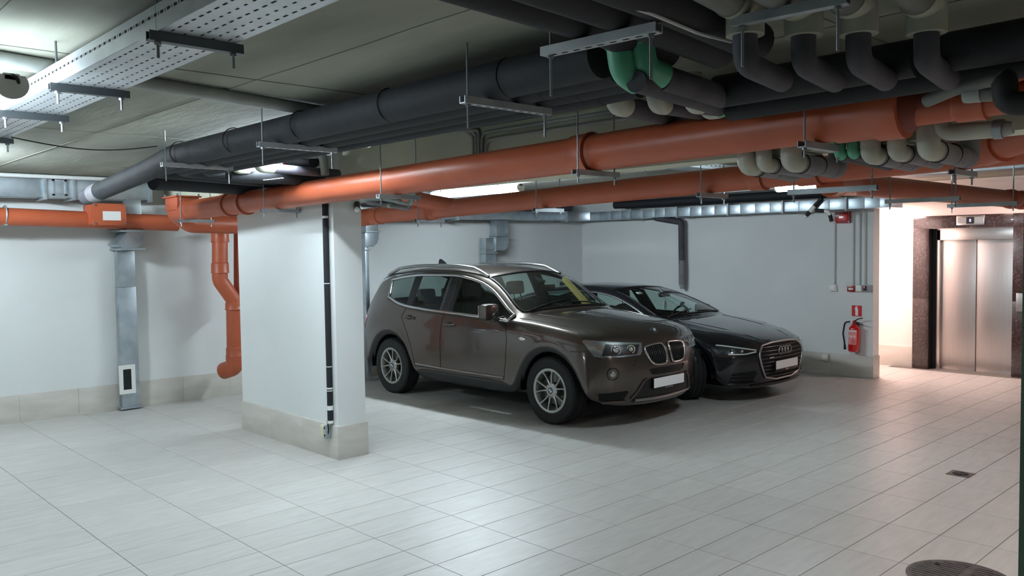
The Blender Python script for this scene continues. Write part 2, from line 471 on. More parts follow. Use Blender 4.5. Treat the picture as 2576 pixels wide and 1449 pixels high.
wall_poly('wall_lift_shaft', [(ox0 - .1, YD + .12), (ox1 + .1, YD + .12), (ox1 + .1, YD + .2), (ox0 - .1, YD + .2)], 0, zt, 'dark_hole')

# floor indicator above the doors and call panel beside them
a, b = on(2407, 567, y=YM), on(2478, 541, y=YM)
ind = thing('floor_indicator', ((a.x + b.x) / 2, YM - .02, a.z), 'steel floor display reading 0 above the lift doors', 'display')
MB().box(a.x, b.x, YM - .022, YM, a.z, b.z).build('case', 'steel_frame', ind, bevel=.006)
w = b.x - a.x; h = b.z - a.z
MB().box(a.x + w * .05, b.x - w * .05, YM - .0235, YM - .022, a.z + h * .2, b.z - h * .17).build('face_plate', 'brushed', ind)
MB().box(a.x + w * .36, a.x + w * .64, YM - .0255, YM - .0235, a.z + h * .14, b.z - h * .16).build('screen', 'black_plastic', ind)
c0 = Vector((a.x + w * .5, YM - .0262, a.z + h * .49))
dg = MB().tube([c0 + Vector((.0085 * math.sin(t), 0, .018 * math.cos(t))) for t in [k * math.pi / 10 for k in range(21)]], .0028, 6)
dg.build('digit', 'led_blue', ind, label='glowing blue digit 0')
a, b = on(2556, 783, y=YM), on(2576, 738, y=YM)
cp = thing('lift_control', (a.x + .06, YM - .01, a.z), 'brushed steel lift call button plate on the stone surround', 'panel')
MB().box(a.x, a.x + .13, YM - .012, YM, a.z, b.z).build('plate', 'brushed', cp, bevel=.003)
MB().cyl((a.x + .065, YM - .012, (a.z + b.z) / 2), (a.x + .065, YM - .02, (a.z + b.z) / 2), .02, 16).build('button', 'steel_frame', cp)

# near dark-green column at the right edge of the view
c0 = on(2562, 1440, z=0.55)
d = ray(2565, 1200); d.z = 0; d.normalize()
c0 = Vector((0, 0, 0)) + d * 1.55
px = Vector((d.y, -d.x, 0))
cc = [c0, c0 + px * .4, c0 + px * .4 + d * .4, c0 + d * .4]
wall_poly('column_near', [(p.x, p.y) for p in cc], -0.1, CEIL, 'column_green', 'dark green column at the right edge')
bpy.data.objects['column_near'].name = 'trim_3'
# ================================================================== SERVICES UNDER THE CEILING
def V(*a): return Vector(a)
def hanger(label, a, b, ztop=CEIL, rail=0.020, m='galv_dull', drop=0.045, extra_rods=None, name='pipe_hanger', group=None, slots=False, rails_h=0.030):
    """Trapeze hanger: channel rail from a to b with a threaded rod near each end."""
    a, b = Vector(a), Vector(b)
    t = thing(name, (a + b) / 2, label, 'bracket', group)
    d = (b - a).normalized(); s = d.cross(V(0, 0, 1)).normalized()
    h, w = rails_h, rail
    MB().prism([(-w, 0), (w, 0), (w, h), (w - .004, h), (w - .004, .004), (-w + .004, .004), (-w + .004, h), (-w, h)], a, s, V(0, 0, 1), d, (b - a).length).build('rail', m, t)
    if slots:
        mb = MB(); n = int((b - a).length / .05)
        for k in range(n):
            p = a + d * (.03 + k * .05) - V(0, 0, .0006)
            mb.add([p - s * .006, p - s * .006 + d * .026, p + s * .006 + d * .026, p + s * .006], [(0, 1, 2, 3)])
        tag(mb.build('slots', 'dark_hole', t), kind='stuff')
    for q in (a + d * .03, b - d * .03):
        MB().cyl(q - V(0, 0, drop), V(q.x, q.y, ztop), .0048, 8).build('rod', 'rod_steel', t)
        MB().cyl(q - V(0, 0, .010), q - V(0, 0, .001), .011, 6).build('nut', 'rod_steel', t)
    return t
def pipe_thing(name, label, cat='pipe'):
    return name, label, cat
def run(name, label, path, r, m, bend=None, n=18, cat='pipe', group=None, part='pipe', sockets=(), sock_r=1.12, sock_l=0.11, sm=None, ring=None):
    """A pipe run: the swept pipe, and sockets given as (distance along the first-to-last chord, length)."""
    path = [Vector(p) for p in path]
    t = thing(name, path[0].lerp(path[-1], .5), label, cat, group)
    fp = fillet(path, bend or r * 1.6) if len(path) > 2 else path
    MB().tube(fp, r, n).build(part, m, t)
    for (p, d, L) in sockets:
        p, d = Vector(p), Vector(d).normalized()
        R = r * sock_r
        MB().lathe(p, d, [(0, r * .99), (.012, R * .985), (.03, R), (L - .022, R), (L - .014, R * 1.045), (L - .002, R * 1.045), (L, r * .99)], 26).build('socket', sm or m, t)
        if ring: MB().torus(p + d * (L + .001), d, r * 1.02, .006, 26, 6).build('seal_ring', ring, t)
    return t

# ---- main orange drain (front, passing the pier)
A1, B1 = V(-1.47, 3.68, 2.413), V(-8.85, 3.68, 2.292)
dO1 = (B1 - A1).normalized()
def atx(A, d, x): return A + d * ((x - A.x) / d.x)
RO = 0.104
t = run('drain_pipe', 'thick orange drain pipe running in front of the white pier', [A1, B1], RO, 'orange_pvc', n=32,
        sockets=[(atx(A1, dO1, on(1445, 400, y=3.6).x - .07), -dO1, .15), (atx(A1, dO1, -7.62), -dO1, .10), (atx(A1, dO1, -7.98), -dO1, .12)], ring='orange_rubber')
# reducer end at the right
p = atx(A1, dO1, on(2085, 300, y=3.6).x)
MB().lathe(p, -dO1, [(0, RO), (.004, RO * 1.1), (.17, RO * 1.1), (.19, RO * 1.22), (.30, RO * 1.22), (.305, RO * 1.02)], 32).build('socket', 'orange_pvc', t)
pe = p - dO1 * .305
MB().lathe(pe, -dO1, [(0, RO * 1.02), (.03, RO * .92), (.06, .066), (.10, .062)], 32).build('reducer', 'orange_rubber', t)
p2 = pe - dO1 * .10 + V(0, 0, -.02)
t2 = run('drain_pipe', 'slim orange drain pipe continuing right of the reducer', [p2 - dO1 * -.06, p2 - dO1 * 1.9 + V(0, .0, .02)], .062, 'orange_pvc', n=24,
         sockets=[(p2 - dO1 * .09, -dO1, .12)])
q = p2 - dO1 * .12 + V(0, -.01, .05)
MB().tube(fillet([q, q + V(.16, -.06, .03), q + V(.30, -.08, .07)], .1), .046, 18).build('branch', 'orange_pvc', t2)
# left end: access tee with bolted lid, elbow, then the lower pipe towards the stack
MB().lathe(B1 - dO1 * .02, dO1, [(0, RO), (.01, RO * 1.12), (.13, RO * 1.12), (.14, RO * 1.02)], 28).build('socket', 'orange_pvc', t)
e0 = B1 + dO1 * .12
MB().tube(fillet([e0, e0 + dO1 * .30, e0 + dO1 * .36 + V(0, .20, -.12), V(-9.42, 4.60, 2.155)], .16, 8), RO * 1.02, 28).build('elbow', 'orange_pvc', t)
c = e0 + dO1 * .10 + V(0, 0, .10)
MB().box(c.x - .17, c.x + .17, c.y - .12, c.y + .12, c.z - .09, c.z + .045).build('access_box', 'orange_pvc', t, bevel=.01)
lid = MB().box(c.x - .19, c.x + .19, c.y - .14, c.y + .14, c.z + .045, c.z + .062).build('access_lid', 'orange_pvc', t, bevel=.004)
for sx in (-1, 1):
    for sy in (-1, 1):
        MB().cyl((c.x + sx * .165, c.y + sy * .115, c.z + .062), (c.x + sx * .165, c.y + sy * .115, c.z + .085), .012, 8).build('bolt', 'rod_steel', lid)

# ---- vertical stack beside the left wall
XS = -9.78
def ps(u, v, x=XS): return on(u, v, x=x)
s0 = ps(553, 560); s1 = ps(553, 705); s2 = ps(588, 755); s3 = ps(590, 895)
t = run('soil_stack', 'orange vertical drain stack with an offset bend beside the pier', [s0, s1, s2, s3], .092, 'orange_pvc', bend=.12, n=24,
        sockets=[(ps(553, 585), V(0, 0, -1), .12), (ps(553, 660), V(0, 0, -1), .13), (s2 + V(0, 0, -.02), V(0, 0, -1), .10), (ps(590, 872), V(0, 0, -1), .12)])
MB().tube(fillet([s3, s3 + V(0, 0, -.14), s3 + V(-.20, -.05, -.20)], .1), .105, 22).build('elbow', 'orange_pvc', t)
q0 = ps(594, 575, XS - .05); q1 = ps(594, 770, XS - .05)
run('soil_stack', 'second orange vertical drain just showing behind the pier edge', [q0 + V(0, .06, 0), q1 + V(0, .06, 0)], .085, 'orange_pvc', n=20)

# ---- orange drain along the left wall with inspection cover
XO5 = -9.95
w0, w1 = on(-40, 541, x=XO5), on(300, 553, x=XO5)
w2 = on(392, 560, x=XO5)
dw = (w1 - w0).normalized()
t = run('drain_pipe', 'orange drain pipe along the left wall under the duct', [w0 - dw * 1.5, w2 + dw * .25], .093, 'orange_pvc', n=24,
        sockets=[(on(228, 550, x=XO5), dw, .12)])
c = on(272, 543, x=XO5 + .05)
MB().box(c.x - .14, c.x + .12, c.y - .22, c.y + .13, c.z - .10, c.z + .12).build('access_box', 'orange_pvc', t, bevel=.012)
lid = MB().box(c.x + .12, c.x + .138, c.y - .20, c.y + .15, c.z - .11, c.z + .13).build('access_cover', 'orange_pvc', t, bevel=.004)
MB().box(c.x + .138, c.x + .140, c.y - .10, c.y + .09, c.z - .055, c.z + .045).build('sticker', 'white_plastic', lid, label='blank white sticker')
for sy in (-.18, .13):
    for sz in (-.09, .11):
        MB().cyl((c.x + .13, c.y + sy, c.z + sz), (c.x + .15, c.y + sy, c.z + sz), .011, 8).build('bolt', 'rod_steel', lid)
for u_, lb in ((12, 'wall bracket under the left wall drain at the picture edge'),):
    p = on(u_, 560, x=XO5)
    tb = thing('pipe_clamp', p, lb, 'bracket')
    MB().torus(on(u_, 541.5, x=XO5), dw, .098, .008, 24, 6).build('band', 'galv_dull', tb)
    MB().box(p.x - .2, p.x + .05, p.y - .015, p.y + .015, p.z - .03, p.z - .01).build('arm', 'galv_dull', tb)

# ---- second orange drain, behind the beam
Y2 = 4.99; R2 = .083
A2, B2 = V(-0.2, Y2, 2.352), V(-7.22, Y2, 2.194)
d2 = (B2 - A2).normalized()
t = run('drain_pipe', 'orange drain pipe behind the beam above the brown car', [A2, B2], R2, 'orange_pvc', n=28,
        sockets=[(atx(A2, d2, on(1872, 450, y=4.92).x), -d2, .12), (atx(A2, d2, on(2000, 440, y=4.92).x - .02), -d2, .16), (atx(A2, d2, on(1085, 530, y=4.92).x), d2, .10)], ring='orange_rubber')
MB().tube(fillet([B2 - d2 * .02, B2 + d2 * .14, B2 + d2 * .30 + V(0, -.14, -.02), B2 + d2 * .34 + V(0, -.30, -.02)], .1, 6), R2 * 1.08, 24).build('elbow', 'orange_pvc', t)
bq = atx(A2, d2, -5.95)
MB().tube(fillet([bq, bq + V(-.42, -.10, .08), bq + V(-.66, -.12, .16)], .1), R2 * .9, 20).build('branch', 'orange_pvc', t)
# upward branch at the right
b0 = atx(A2, d2, on(2430, 400, y=Y2).x)
b1 = on(2600, 335, y=Y2 - .25)
run('drain_pipe', 'orange branch pipe rising to the right from the rear drain', [b0 + V(0, 0, 0), b0.lerp(b1, .35), b1, b1 + (b1 - b0) * .6], R2 * 1.02, 'orange_pvc', n=24,
    sockets=[(b0.lerp(b1, .28), (b1 - b0), .14)])
# long branch towards the lobby
g0, g1 = on(2300, 478, z=2.262), on(2562, 503, z=2.25)
dg = (g1 - g0).normalized()
gs = on(2075, 460, y=Y2 + .02)
t = run('drain_pipe', 'orange drain pipe running back towards the lift lobby', [gs + V(.02, .02, 0), on(2140, 464, z=2.27), g0, g1, g1 + dg * 1.6], R2, 'orange_pvc', bend=.3, n=24,
        sockets=[(gs + (on(2140, 464, z=2.27) - gs) * .22, on(2140, 464, z=2.27) - gs, .13), (on(2535, 500, z=2.25), dg, .10), (on(2560, 502.5, z=2.25), dg, .12)])

# ---- hangers of the orange drains (rails across the pipe, rods to the slab)
def o_hang(label, x, A, d, r, off=.19):
    c = atx(A, d, x); z = c.z - r - .032
    hanger(label, (x, c.y - off, z), (x, c.y + off, z), name='pipe_hanger', group='trapeze hangers of the orange drains')
for u_, v_, lb in ((448, 545, 'hanger under the left end of the front orange drain'), (656, 520, 'hanger under the front orange drain at the left half of the pier'),
                   (950, 487, 'hanger under the front orange drain just right of the pier'), (1445, 430, 'hanger under the front orange drain by its middle joint'),
                   (2016, 358, 'hanger under the front orange drain left of the reducer')):
    o_hang(lb, on(u_, v_, y=3.49).x, A1, dO1, RO)
for u_, v_, lb in ((1045, 548, 'hanger under the rear orange drain next to its left bend'), (1343, 530, 'hanger under the rear orange drain right of the tube light'),
                   (1757, 492, 'hanger under the rear orange drain above the brown car windscreen'), (2395, 432, 'hanger under the rear orange drain near the rising branch')):
    o_hang(lb, on(u_, v_, y=4.82).x, A2, d2, R2, .17)
for p, lb in ((on(2105, 484, z=2.13), 'grey hanger rail below the start of the lobby drain'), (on(2330, 508, z=2.13), 'grey hanger rail under the middle of the lobby drain'),
              (on(2480, 519, z=2.12), 'grey hanger rail at the lobby end of the orange drain')):
    hanger(lb, p + V(-.28, -.02, 0), p + V(.22, .02, 0), name='pipe_hanger', group='trapeze hangers of the orange drains', rail=.022)

# ---- black insulated bundle under the slab (runs left)
zb = 2.448
BA = [(2.44, .082, -2.06, -6.55), (2.595, .074, -2.10, -7.02), (2.735, .066, -2.12, -6.80), (2.855, .055, -2.2, -6.60)]
labs = ['black foam-lagged pipe nearest the cable tray, left of the green elbows', 'middle black foam-lagged pipe of the left-running bundle', 'third black foam-lagged pipe of the left-running bundle', 'rearmost slim black foam-lagged pipe of the left-running bundle']
for i, (y, r, xa, xb) in enumerate(BA):
    z = zb + .031 + r - .008 * (i == 3)
    if i == 0:
        pth = [V(xa, y, z), V(-6.2, y + .02, z - .01), V(-6.9, y + .06, z - .07), V(-8.35, y + .12, z - .16)]
    else:
        pth = [V(xa, y, z), V(xb, y, z - .02), V(xb - .05, 3.85, z - .06)]
    t = run('lagged_pipe', labs[i], pth, r, 'black_foam', bend=.16, n=20, group='black lagged pipes')
    for k in range(5):
        xx = xa - .5 - k * .86 + .1 * i
        MB().torus((xx, pth[0].y + (.0 if xx > -6.2 else .02), z - .001), (1, 0, 0), r * .988, .0035, 20, 5).build('tape_joint', 'black_rubber', t)
    if i == 0:
        e = pth[-1]; dd = (pth[-1] - pth[-2]).normalized()
        MB().tube([e - dd * .25, e - dd * .02], r * 1.03, 20).build('tape_sleeve', 'grey_foam', t)
        MB().tube([e, e + dd * .22], r * .95, 20).build('end_pipe', 'dark_foam', t)
run('lagged_pipe', 'wide black lagged pipe crossing above the pier end of the front drain', [V(-7.30, 2.72, 2.47), V(-7.55, 3.85, 2.47)], .09, 'black_foam', n=20, group='black lagged pipes')
run('lagged_pipe', 'black lagged pipe turning in above the pier beside the wide one', [V(-6.40, 2.98, 2.47), V(-6.44, 3.85, 2.46)], .06, 'black_foam', n=18, group='black lagged pipes')
# slim lagged pipes with cream elbows that enter the pier
for (u_, v_, u2, v2, lb) in ((548, 428, 700, 438, 'slim grey lagged pipe with a cream elbow, leftmost above the pier'), (592, 424, 760, 437, 'slim grey lagged pipe with a cream elbow, middle one above the pier'),
                             (650, 421, 850, 437, 'slim grey lagged pipe with a cream elbow, rightmost above the pier')):
    p = on(u_, v_, y=2.98); q = on(u2, v2, y=3.82)
    t = run('lagged_pipe', lb, [p + (q - p) * .12, q], .036, 'dark_foam', n=14, group='slim lagged pipes above the pier')
    MB().tube(fillet([p + V(0, 0, .10), p, p + (q - p) * .16], .06), .040, 14).build('elbow', 'cream_pvc', t)
p0, p1, p2_ = on(748, 390, y=3.62), on(812, 388, y=3.62), on(818, 440, y=3.62)
run('waste_pipe', 'pale grey bent pipe tucked under the slab at the pier top', [p0, p1, p2_], .034, 'grey_pvc', bend=.05, n=14)
run('waste_pipe', 'short black lagged riser with an orange collar at the pier top', [on(728, 405, y=3.70), on(790, 407, y=3.70)], .05, 'black_foam', n=14,
    sockets=[(on(722, 405, y=3.70), (1, 0, 0), .07)], sm='copper_red')
# hangers of the bundle
for (x, y0, lb) in ((-2.66, 2.32, 'slotted hanger holding the black bundle near the green elbows'), (-4.51, 2.34, 'slotted hanger under the middle of the black bundle'), (-5.93, 2.33, 'slotted hanger at the left bend of the black bundle')):
    hanger(lb, (x, y0 - .06, zb), (x, y0 + .46, zb), name='pipe_hanger', group='hangers of the black bundle', slots=True, m='tray_metal', rail=.018, drop=.10)

# ---- black bundle B running along the room, with slotted rail and green elbows
labs = ['black lagged pipe on the left of the overhead bundle, above the green elbows', 'black lagged pipe in the middle of the overhead bundle', 'black lagged pipe on the right of the overhead bundle beside the white cable']
for i, (x, r) in enumerate(((-1.90, .072), (-1.745, .075), (-1.59, .072))):
    run('lagged_pipe', labs[i], [V(x + .14, .4, 2.618), V(x, 2.2, 2.618), V(x - .05, 2.83 - .14 * (i == 0), 2.60)], r, 'black_foam', n=20, group='black lagged pipes')
hanger('slotted rail carrying the overhead black bundle left of the green elbows', (-2.05, 2.12, 2.512), (-1.585, 2.155, 2.512), slots=True, m='tray_metal', rail=.022, drop=.14, group='hangers of the black bundle')
cb = [on(1530, 0, z=2.56), on(1640, 35, z=2.55), on(1760, 85, z=2.54), on(1840, 105, z=2.53)]
tag(MB().tube(fillet(cb, .2), .006, 8).build('cable', 'cable_white'), 'thin white cable hanging along the overhead black bundle', 'cable')
for i, (u_, v_, lb, dx) in enumerate(((1568, 160, 'green plastic elbow on the left, below the overhead bundle', -.01), (1622, 150, 'green plastic elbow on the right, below the overhead bundle', .02))):
    p = on(u_, v_, y=2.42 + .05 * i)
    t = thing('pipe_elbow', p - V(0, 0, .06), lb, 'pipe fitting', 'green elbows')
    MB().tube(fillet([p + V(0, -.03, .10), p + V(0, 0, -.03), p + V(dx, .09, -.05)], .06), .050 - .003 * i, 20).build('elbow', 'green_ppr', t)
    MB().torus(p + V(0, -.02, .06), V(0, -.25, 1), .050 - .003 * i, .006, 20, 6).build('collar', 'green_ppr', t)
pa, pb = on(1660, 195, z=2.47), on(1812, 243, z=2.47)
run('lagged_pipe', 'dark lagged pipe leading back from the right green elbow', [pa, pb], .050, 'dark_foam', n=18, group='black lagged pipes')
pa, pb = on(1600, 205, z=2.44), on(1790, 262, z=2.44)
run('lagged_pipe', 'lower dark lagged pipe leading back from the left green elbow', [pa, pb], .040, 'dark_foam', n=18, group='black lagged pipes')
# two black pipes running right, each with a bare green stretch
ya, za = 3.10, 2.50
xa = on(1805, 232, y=ya)
run('lagged_pipe', 'upper black lagged pipe running right with a bare green stretch', [V(xa.x, ya, xa.z), V(on(2306, 150, y=ya).x, ya + .0, xa.z + .005)], .068, 'black_foam', n=20, group='black lagged pipes')
xg0, xg1 = on(2310, 150, y=ya).x, on(2378, 140, y=ya).x
t = bpy.data.objects[bpy.data.objects[-1].name] if False else None
run('bare_pipe', 'bare green pipe stretch between black lagging at upper right', [V(xg0 - .04, ya, xa.z), V(xg1 + .04, ya, xa.z)], .032, 'green_ppr', n=16)
run('lagged_pipe', 'upper black lagged pipe at the right, beyond the green stretch', [V(xg1, ya, xa.z + .005), V(.9, ya, xa.z + .02)], .068, 'black_foam', n=20, group='black lagged pipes')
yb_ = 3.44
xb = on(1836, 275, y=yb_)
run('lagged_pipe', 'lower black lagged pipe lying over the front orange drain', [V(xb.x, yb_, xb.z), V(.9, yb_, xb.z + .03)], .056, 'black_foam', n=20, group='black lagged pipes')
xc = on(1776, 275, y=yb_)
t = run('bare_pipe', 'bare green pipe with a pale elbow above the front orange drain', [V(xc.x + .05, yb_, xb.z - .005), V(xb.x + .03, yb_, xb.z)], .030, 'green_ppr', n=16)
MB().tube(fillet([V(xc.x, yb_, xb.z + .12), V(xc.x, yb_, xb.z), V(xc.x + .08, yb_, xb.z)], .05), .036, 16).build('elbow', 'cream_pvc', t)

# ---- cream elbows and grey pipes that pass into the beam
for i, (u_, v_, u2, v2, r, lb) in enumerate(((1550, 262, 1720, 302, .052, 'large cream elbow with a grey lagged pipe, leftmost below the green elbows'),
                                             (1650, 262, 1815, 290, .042, 'cream elbow with a grey lagged pipe, second below the green elbows'),
                                             (1742, 262, 1880, 282, .040, 'cream elbow with a grey lagged pipe, third below the green elbows'))):
    p = on(u_, v_, y=3.02); q = on(u2, v2, y=3.93)
    t = run('waste_pipe', lb, [p + (q - p) * .10, q], r * .96, 'dark_foam', n=18, group='cream elbows with lagged pipes')
    MB().tube(fillet([p + V(0, 0, .13), p, p + (q - p) * .11], .08, 7), r, 18).build('elbow', 'cream_pvc', t)
# ---- dips under the beam: cream elbow, grey lagged pipe, rising end
dips = [(1880, 383, .050, 'first'), (1922, 378, .040, 'second'), (1990, 378, .050, 'third'), (2190, 356, .044, 'fourth'), (2256, 345, .040, 'fifth'), (2336, 340, .048, 'sixth')]
for i, (u_, v_, r, nm) in enumerate(dips):
    p = on(u_, v_, y=3.85); p.z = min(p.z, BEAM_Z - .058)
    q = p + V(.0, .46, -.01)
    t = run('waste_pipe', '%s grey lagged pipe from the left dipping under the beam with a cream elbow' % nm, [p + V(0, .05, 0), q], r * .98, 'grey_foam', n=18, group='lagged dips under the beam')
    MB().tube(fillet([p + V(0, -.005, .18), p, p + V(0, .07, 0)], .07, 7), r, 18).build('elbow', 'cream_pvc', t)
    MB().tube(fillet([q - V(0, .03, 0), q + V(0, .05, 0), q + V(0, .05, .14)], .07, 7), r, 18).build('rise', 'grey_foam', t)
    for k in (.10, .28): MB().torus(p + V(0, k, -.002), (0, 1, 0), r * .985, .004, 18, 5).build('tape_joint', 'black_rubber', t)
for u_, lb in ((2113, 'left bare green pipe end with grey lagging under the beam'), (2146, 'right bare green pipe end with grey lagging under the beam')):
    p = on(u_, 357, y=3.85); p.z = BEAM_Z - .045
    t = run('waste_pipe', lb, [p + V(0, .02, 0), p + V(.02, .52, -.02)], .030, 'dark_foam', n=16, group='green pipes under the beam')
    MB().tube(fillet([p + V(0, 0, .10), p, p + V(0, .04, 0)], .04), .027, 16).build('green_elbow', 'green_ppr', t)
p = on(2368, 335, y=3.84)
t = run('waste_pipe', 'cream pipe with a metal cap beside the last dip under the beam', [p + V(0, 0, .15), p + V(0, 0, 0), p + V(.20, .02, -.005)], .036, 'cream_pvc', bend=.05, n=18)
MB().cyl(p + V(.20, .02, -.005), p + V(.235, .02, -.006), .041, 18).build('clamp', 'rod_steel', t)
MB().cyl(p + V(.235, .02, -.006), p + V(.27, .02, -.006), .034, 18, r2=.024).build('cap', 'grey_pvc', t)

# ---- grey drain group at top right: pipes along the room, cream elbows turning down
labs = ['first', 'second', 'third', 'fourth']
gx = [(-1.455, 2.36), (-1.335, 2.52), (-1.205, 2.64), (-1.05, 2.80)]
for i, (x, ye) in enumerate(gx):
    z = 2.628
    t = run('waste_pipe', '%s grey overhead pipe from the left in the dark top right corner' % labs[i], [V(x + .26, .7, z), V(x, ye, z)], .058, 'grey_pvc_shaded', n=20, group='grey overhead pipes')
    MB().tube(fillet([V(x, ye - .01, z), V(x - .01, ye + .10, z), V(x - .01, ye + .10, z - .10)], .075, 8), .062, 20).build('elbow', 'cream_pvc', t)
    MB().tube(fillet([V(x - .01, ye + .10, z - .085), V(x - .01, ye + .10, z - .19), V(x - .05, ye + .42, z - .20)], .08, 6), .040, 18).build('drop', 'dark_foam', t)
hanger('channel rail across the grey overhead pipes in the top right corner', on(1846, 68, z=2.545), on(2134, 10, z=2.545), m='galv_dull', rail=.018, drop=.13, group='hangers of the black bundle')
# dark odds and ends far right
p = [on(2330, 255, y=3.35), on(2400, 225, y=3.3), on(2480, 204, y=3.25), on(2520, 198, y=3.2)]
t = run('waste_pipe', 'dark grey sloping pipe above the slim orange drain', p, .024, 'grey_pvc_shaded', bend=.15, n=14)
p = [on(2519, 195, y=3.15), on(2527, 202, y=3.15), on(2530, 262, y=3.15), on(2620, 258, y=3.15)]
run('waste_pipe', 'black bent pipe at the far right below the lagged pipes', p, .040, 'black_rubber', bend=.06, n=16)
p = [on(2425, 238, y=3.3), on(2520, 232, y=3.3)]
run('waste_pipe', 'short grey pipe end at the far right', p, .030, 'grey_pvc_shaded', n=16, sockets=[(p[0], (1, 0, 0), .06)], sm='grey_pvc')

# ---- perforated cable tray overhead at the left
TRY0, TRY1, TRZ = 1.012, 1.262, 2.532
t = thing('cable_tray', (-4.6, 1.137, TRZ), 'perforated galvanised cable tray hung below the ceiling at upper left', 'cable tray')
xs0, xs1 = -0.4, -8.6
MB().box(xs1, xs0, TRY0, TRY1, TRZ, TRZ + .002).build('tray_base', 'tray_metal', t)
for y in (TRY0, TRY1):
    MB().box(xs1, xs0, y - .001, y + .001, TRZ, TRZ + .082).build('side_flange', 'tray_metal', t)
mb = MB(); x = xs0
while x > xs1:
    for r_ in range(5):
        y = TRY0 + .032 + r_ * .046
        o = .025 if r_ % 2 else 0
        L_ = .026 if r_ % 2 == 0 else .018
        mb.add([(x - o, y - .0035, TRZ - .0006), (x - o - L_, y - .0035, TRZ - .0006), (x - o - L_, y + .0035, TRZ - .0006), (x - o, y + .0035, TRZ - .0006)], [(0, 1, 2, 3)])
    for y in (TRY0 - .0016, TRY1 + .0016):
        mb.add([(x, y, TRZ + .046), (x - .022, y, TRZ + .046), (x - .022, y, TRZ + .055), (x, y, TRZ + .055)], [(0, 1, 2, 3)])
        mb.add([(x - .035, y, TRZ + .046), (x - .039, y, TRZ + .046), (x - .039, y, TRZ + .056), (x - .035, y, TRZ + .056)], [(0, 1, 2, 3)])
    x -= .052
tag(mb.build('slots', 'dark_hole', t), kind='stuff')
for i, y in enumerate((1.06, 1.10, 1.15, 1.19)):
    tag(MB().tube([(xs0 - .5 * k, y + .012 * math.sin(k * 1.7 + i), TRZ + .012) for k in range(17)], .008, 6).build('cable', 'black_rubber', t))
for (x, lb) in ((-2.645, 'dark hanger under the cable tray nearest the camera'), (-3.70, 'dark hanger under the cable tray, second from the camera'),
                (-4.545, 'pale hanger under the cable tray beside the tube light end'), (-5.62, 'hanger under the cable tray at the left picture edge')):
    hanger(lb, (x, .985, TRZ - .031), (x, 1.29, TRZ - .031), name='tray_hanger', group='hangers of the cable tray', m='steel_dark', drop=.05, rail=.016)

# ---- slim pipe on the ceiling, loose cable
p, q = on(360, 207, z=2.665), on(930, 300, z=2.665)
d = (q - p).normalized()
run('ceiling_conduit', 'slim grey-green pipe fixed flat under the ceiling behind the cable tray', [p - d * 2.4, q + d * .3], .034, 'grey_pvc', n=14)
a, b = on(28, 345, z=2.55), on(395, 368, z=2.62)
tag(MB().tube([a.lerp(b, k / 10) - V(0, 0, .05 * math.sin(math.pi * k / 10)) for k in range(11)], .004, 6).build('cable', 'black_rubber'), 'thin loose cable sagging from the cable tray end', 'cable')
a, b = on(480, 432, y=3.1), on(712, 448, y=3.3)
tag(MB().tube([a.lerp(b, k / 10) - V(0, 0, .05 * math.sin(math.pi * k / 10)) for k in range(11)], .005, 6).build('cable', 'grey_pvc'), 'grey cable sagging over the pier end of the front drain', 'cable')
a, b = on(1120, 318, y=3.3), on(1245, 292, y=3.1)
tag(MB().tube(fillet([a, on(1190, 316, y=3.2), b, on(1290, 275, y=3.0)], .2), .004, 6).build('cable', 'cable_white'), 'thin white cable looping below the black bundle', 'cable')

# ---- conduits on the face of the beam
yf = BEAM_Y0 - .014
for i, u_ in enumerate((1191, 1198, 1205)):
    x = on(u_, 370, y=yf).x
    run('conduit', ['leftmost', 'second', 'third'][i] + ' grey conduit bending from the ceiling down the beam face', [V(x, yf, BEAM_Z + .01), V(x, yf, CEIL - .02 - .022 * (2 - i)), V(x - .05, yf - .03, CEIL - .016), V(x - .25, 2.9, CEIL - .016)], .0125, 'grey_pvc', bend=.05, n=10, group='conduits on the beam face', cat='conduit')
for i, u_ in enumerate((1213, 1222)):
    x = on(u_, 370, y=yf).x
    zz = CEIL - .045 - .05 * i
    run('conduit', ['upper', 'lower'][i] + ' grey conduit turning right along the top of the beam face', [V(x, yf, BEAM_Z + .01), V(x, yf, zz), V(-1.6, yf, zz)], .0125, 'grey_pvc', bend=.06, n=10, group='conduits on the beam face', cat='conduit')
# ================================================================== LAMPS, DUCTS, WALL THINGS
def tube_lamp(label, x0, x1, y, z, hang=None, name='tube_light', group='tube lights', glow='tube_glow', skirt=False):
    t = thing(name, ((x0 + x1) / 2, y, z), label, 'lamp', group)
    MB().box(x0, x1, y - .030, y + .030, z + .020, z + .052).build('housing', 'white_plastic', t, bevel=.008)
    prof = [(math.cos(a) * .055, -math.sin(a) * .052) for a in [math.radians(-38 + 256 * k / 16) for k in range(17)]]
    MB().prism([(c, s_) for c, s_ in prof], (x0 + .015, y, z + .012), (0, 1, 0), (0, 0, 1), (1, 0, 0), (x1 - x0) - .03).build('diffuser', glow, t, sharp=.9)
    if skirt: MB().box(x0, x1, y + .060, y + .064, z - .075, z + .060).build('light_shield', 'white_plastic', t)  # unseen shield added to keep the tube's light off the beam
    for xx in (x0, x1 - .015):
        MB().prism([(c * 1.03, s_ * 1.03) for c, s_ in prof], (xx, y, z + .012), (0, 1, 0), (0, 0, 1), (1, 0, 0), .015).build('end_cap', 'white_plastic', t)
    if hang:
        for xx in (x0 + .40, x1 - .40):
            MB().box(xx - .012, xx + .012, y - .02, y + .02, z + .052, hang).build('mount', 'galv_dull', t)
    return t
YL = 6.72
l0, l1 = on(1090, 490, y=YL), on(1311, 472, y=YL)
tube_lamp('glowing tube light between the two orange drains', l0.x, l1.x, YL, (l0.z + l1.z) / 2 - .01, hang=CEIL)
zz = (l0.z + l1.z) / 2
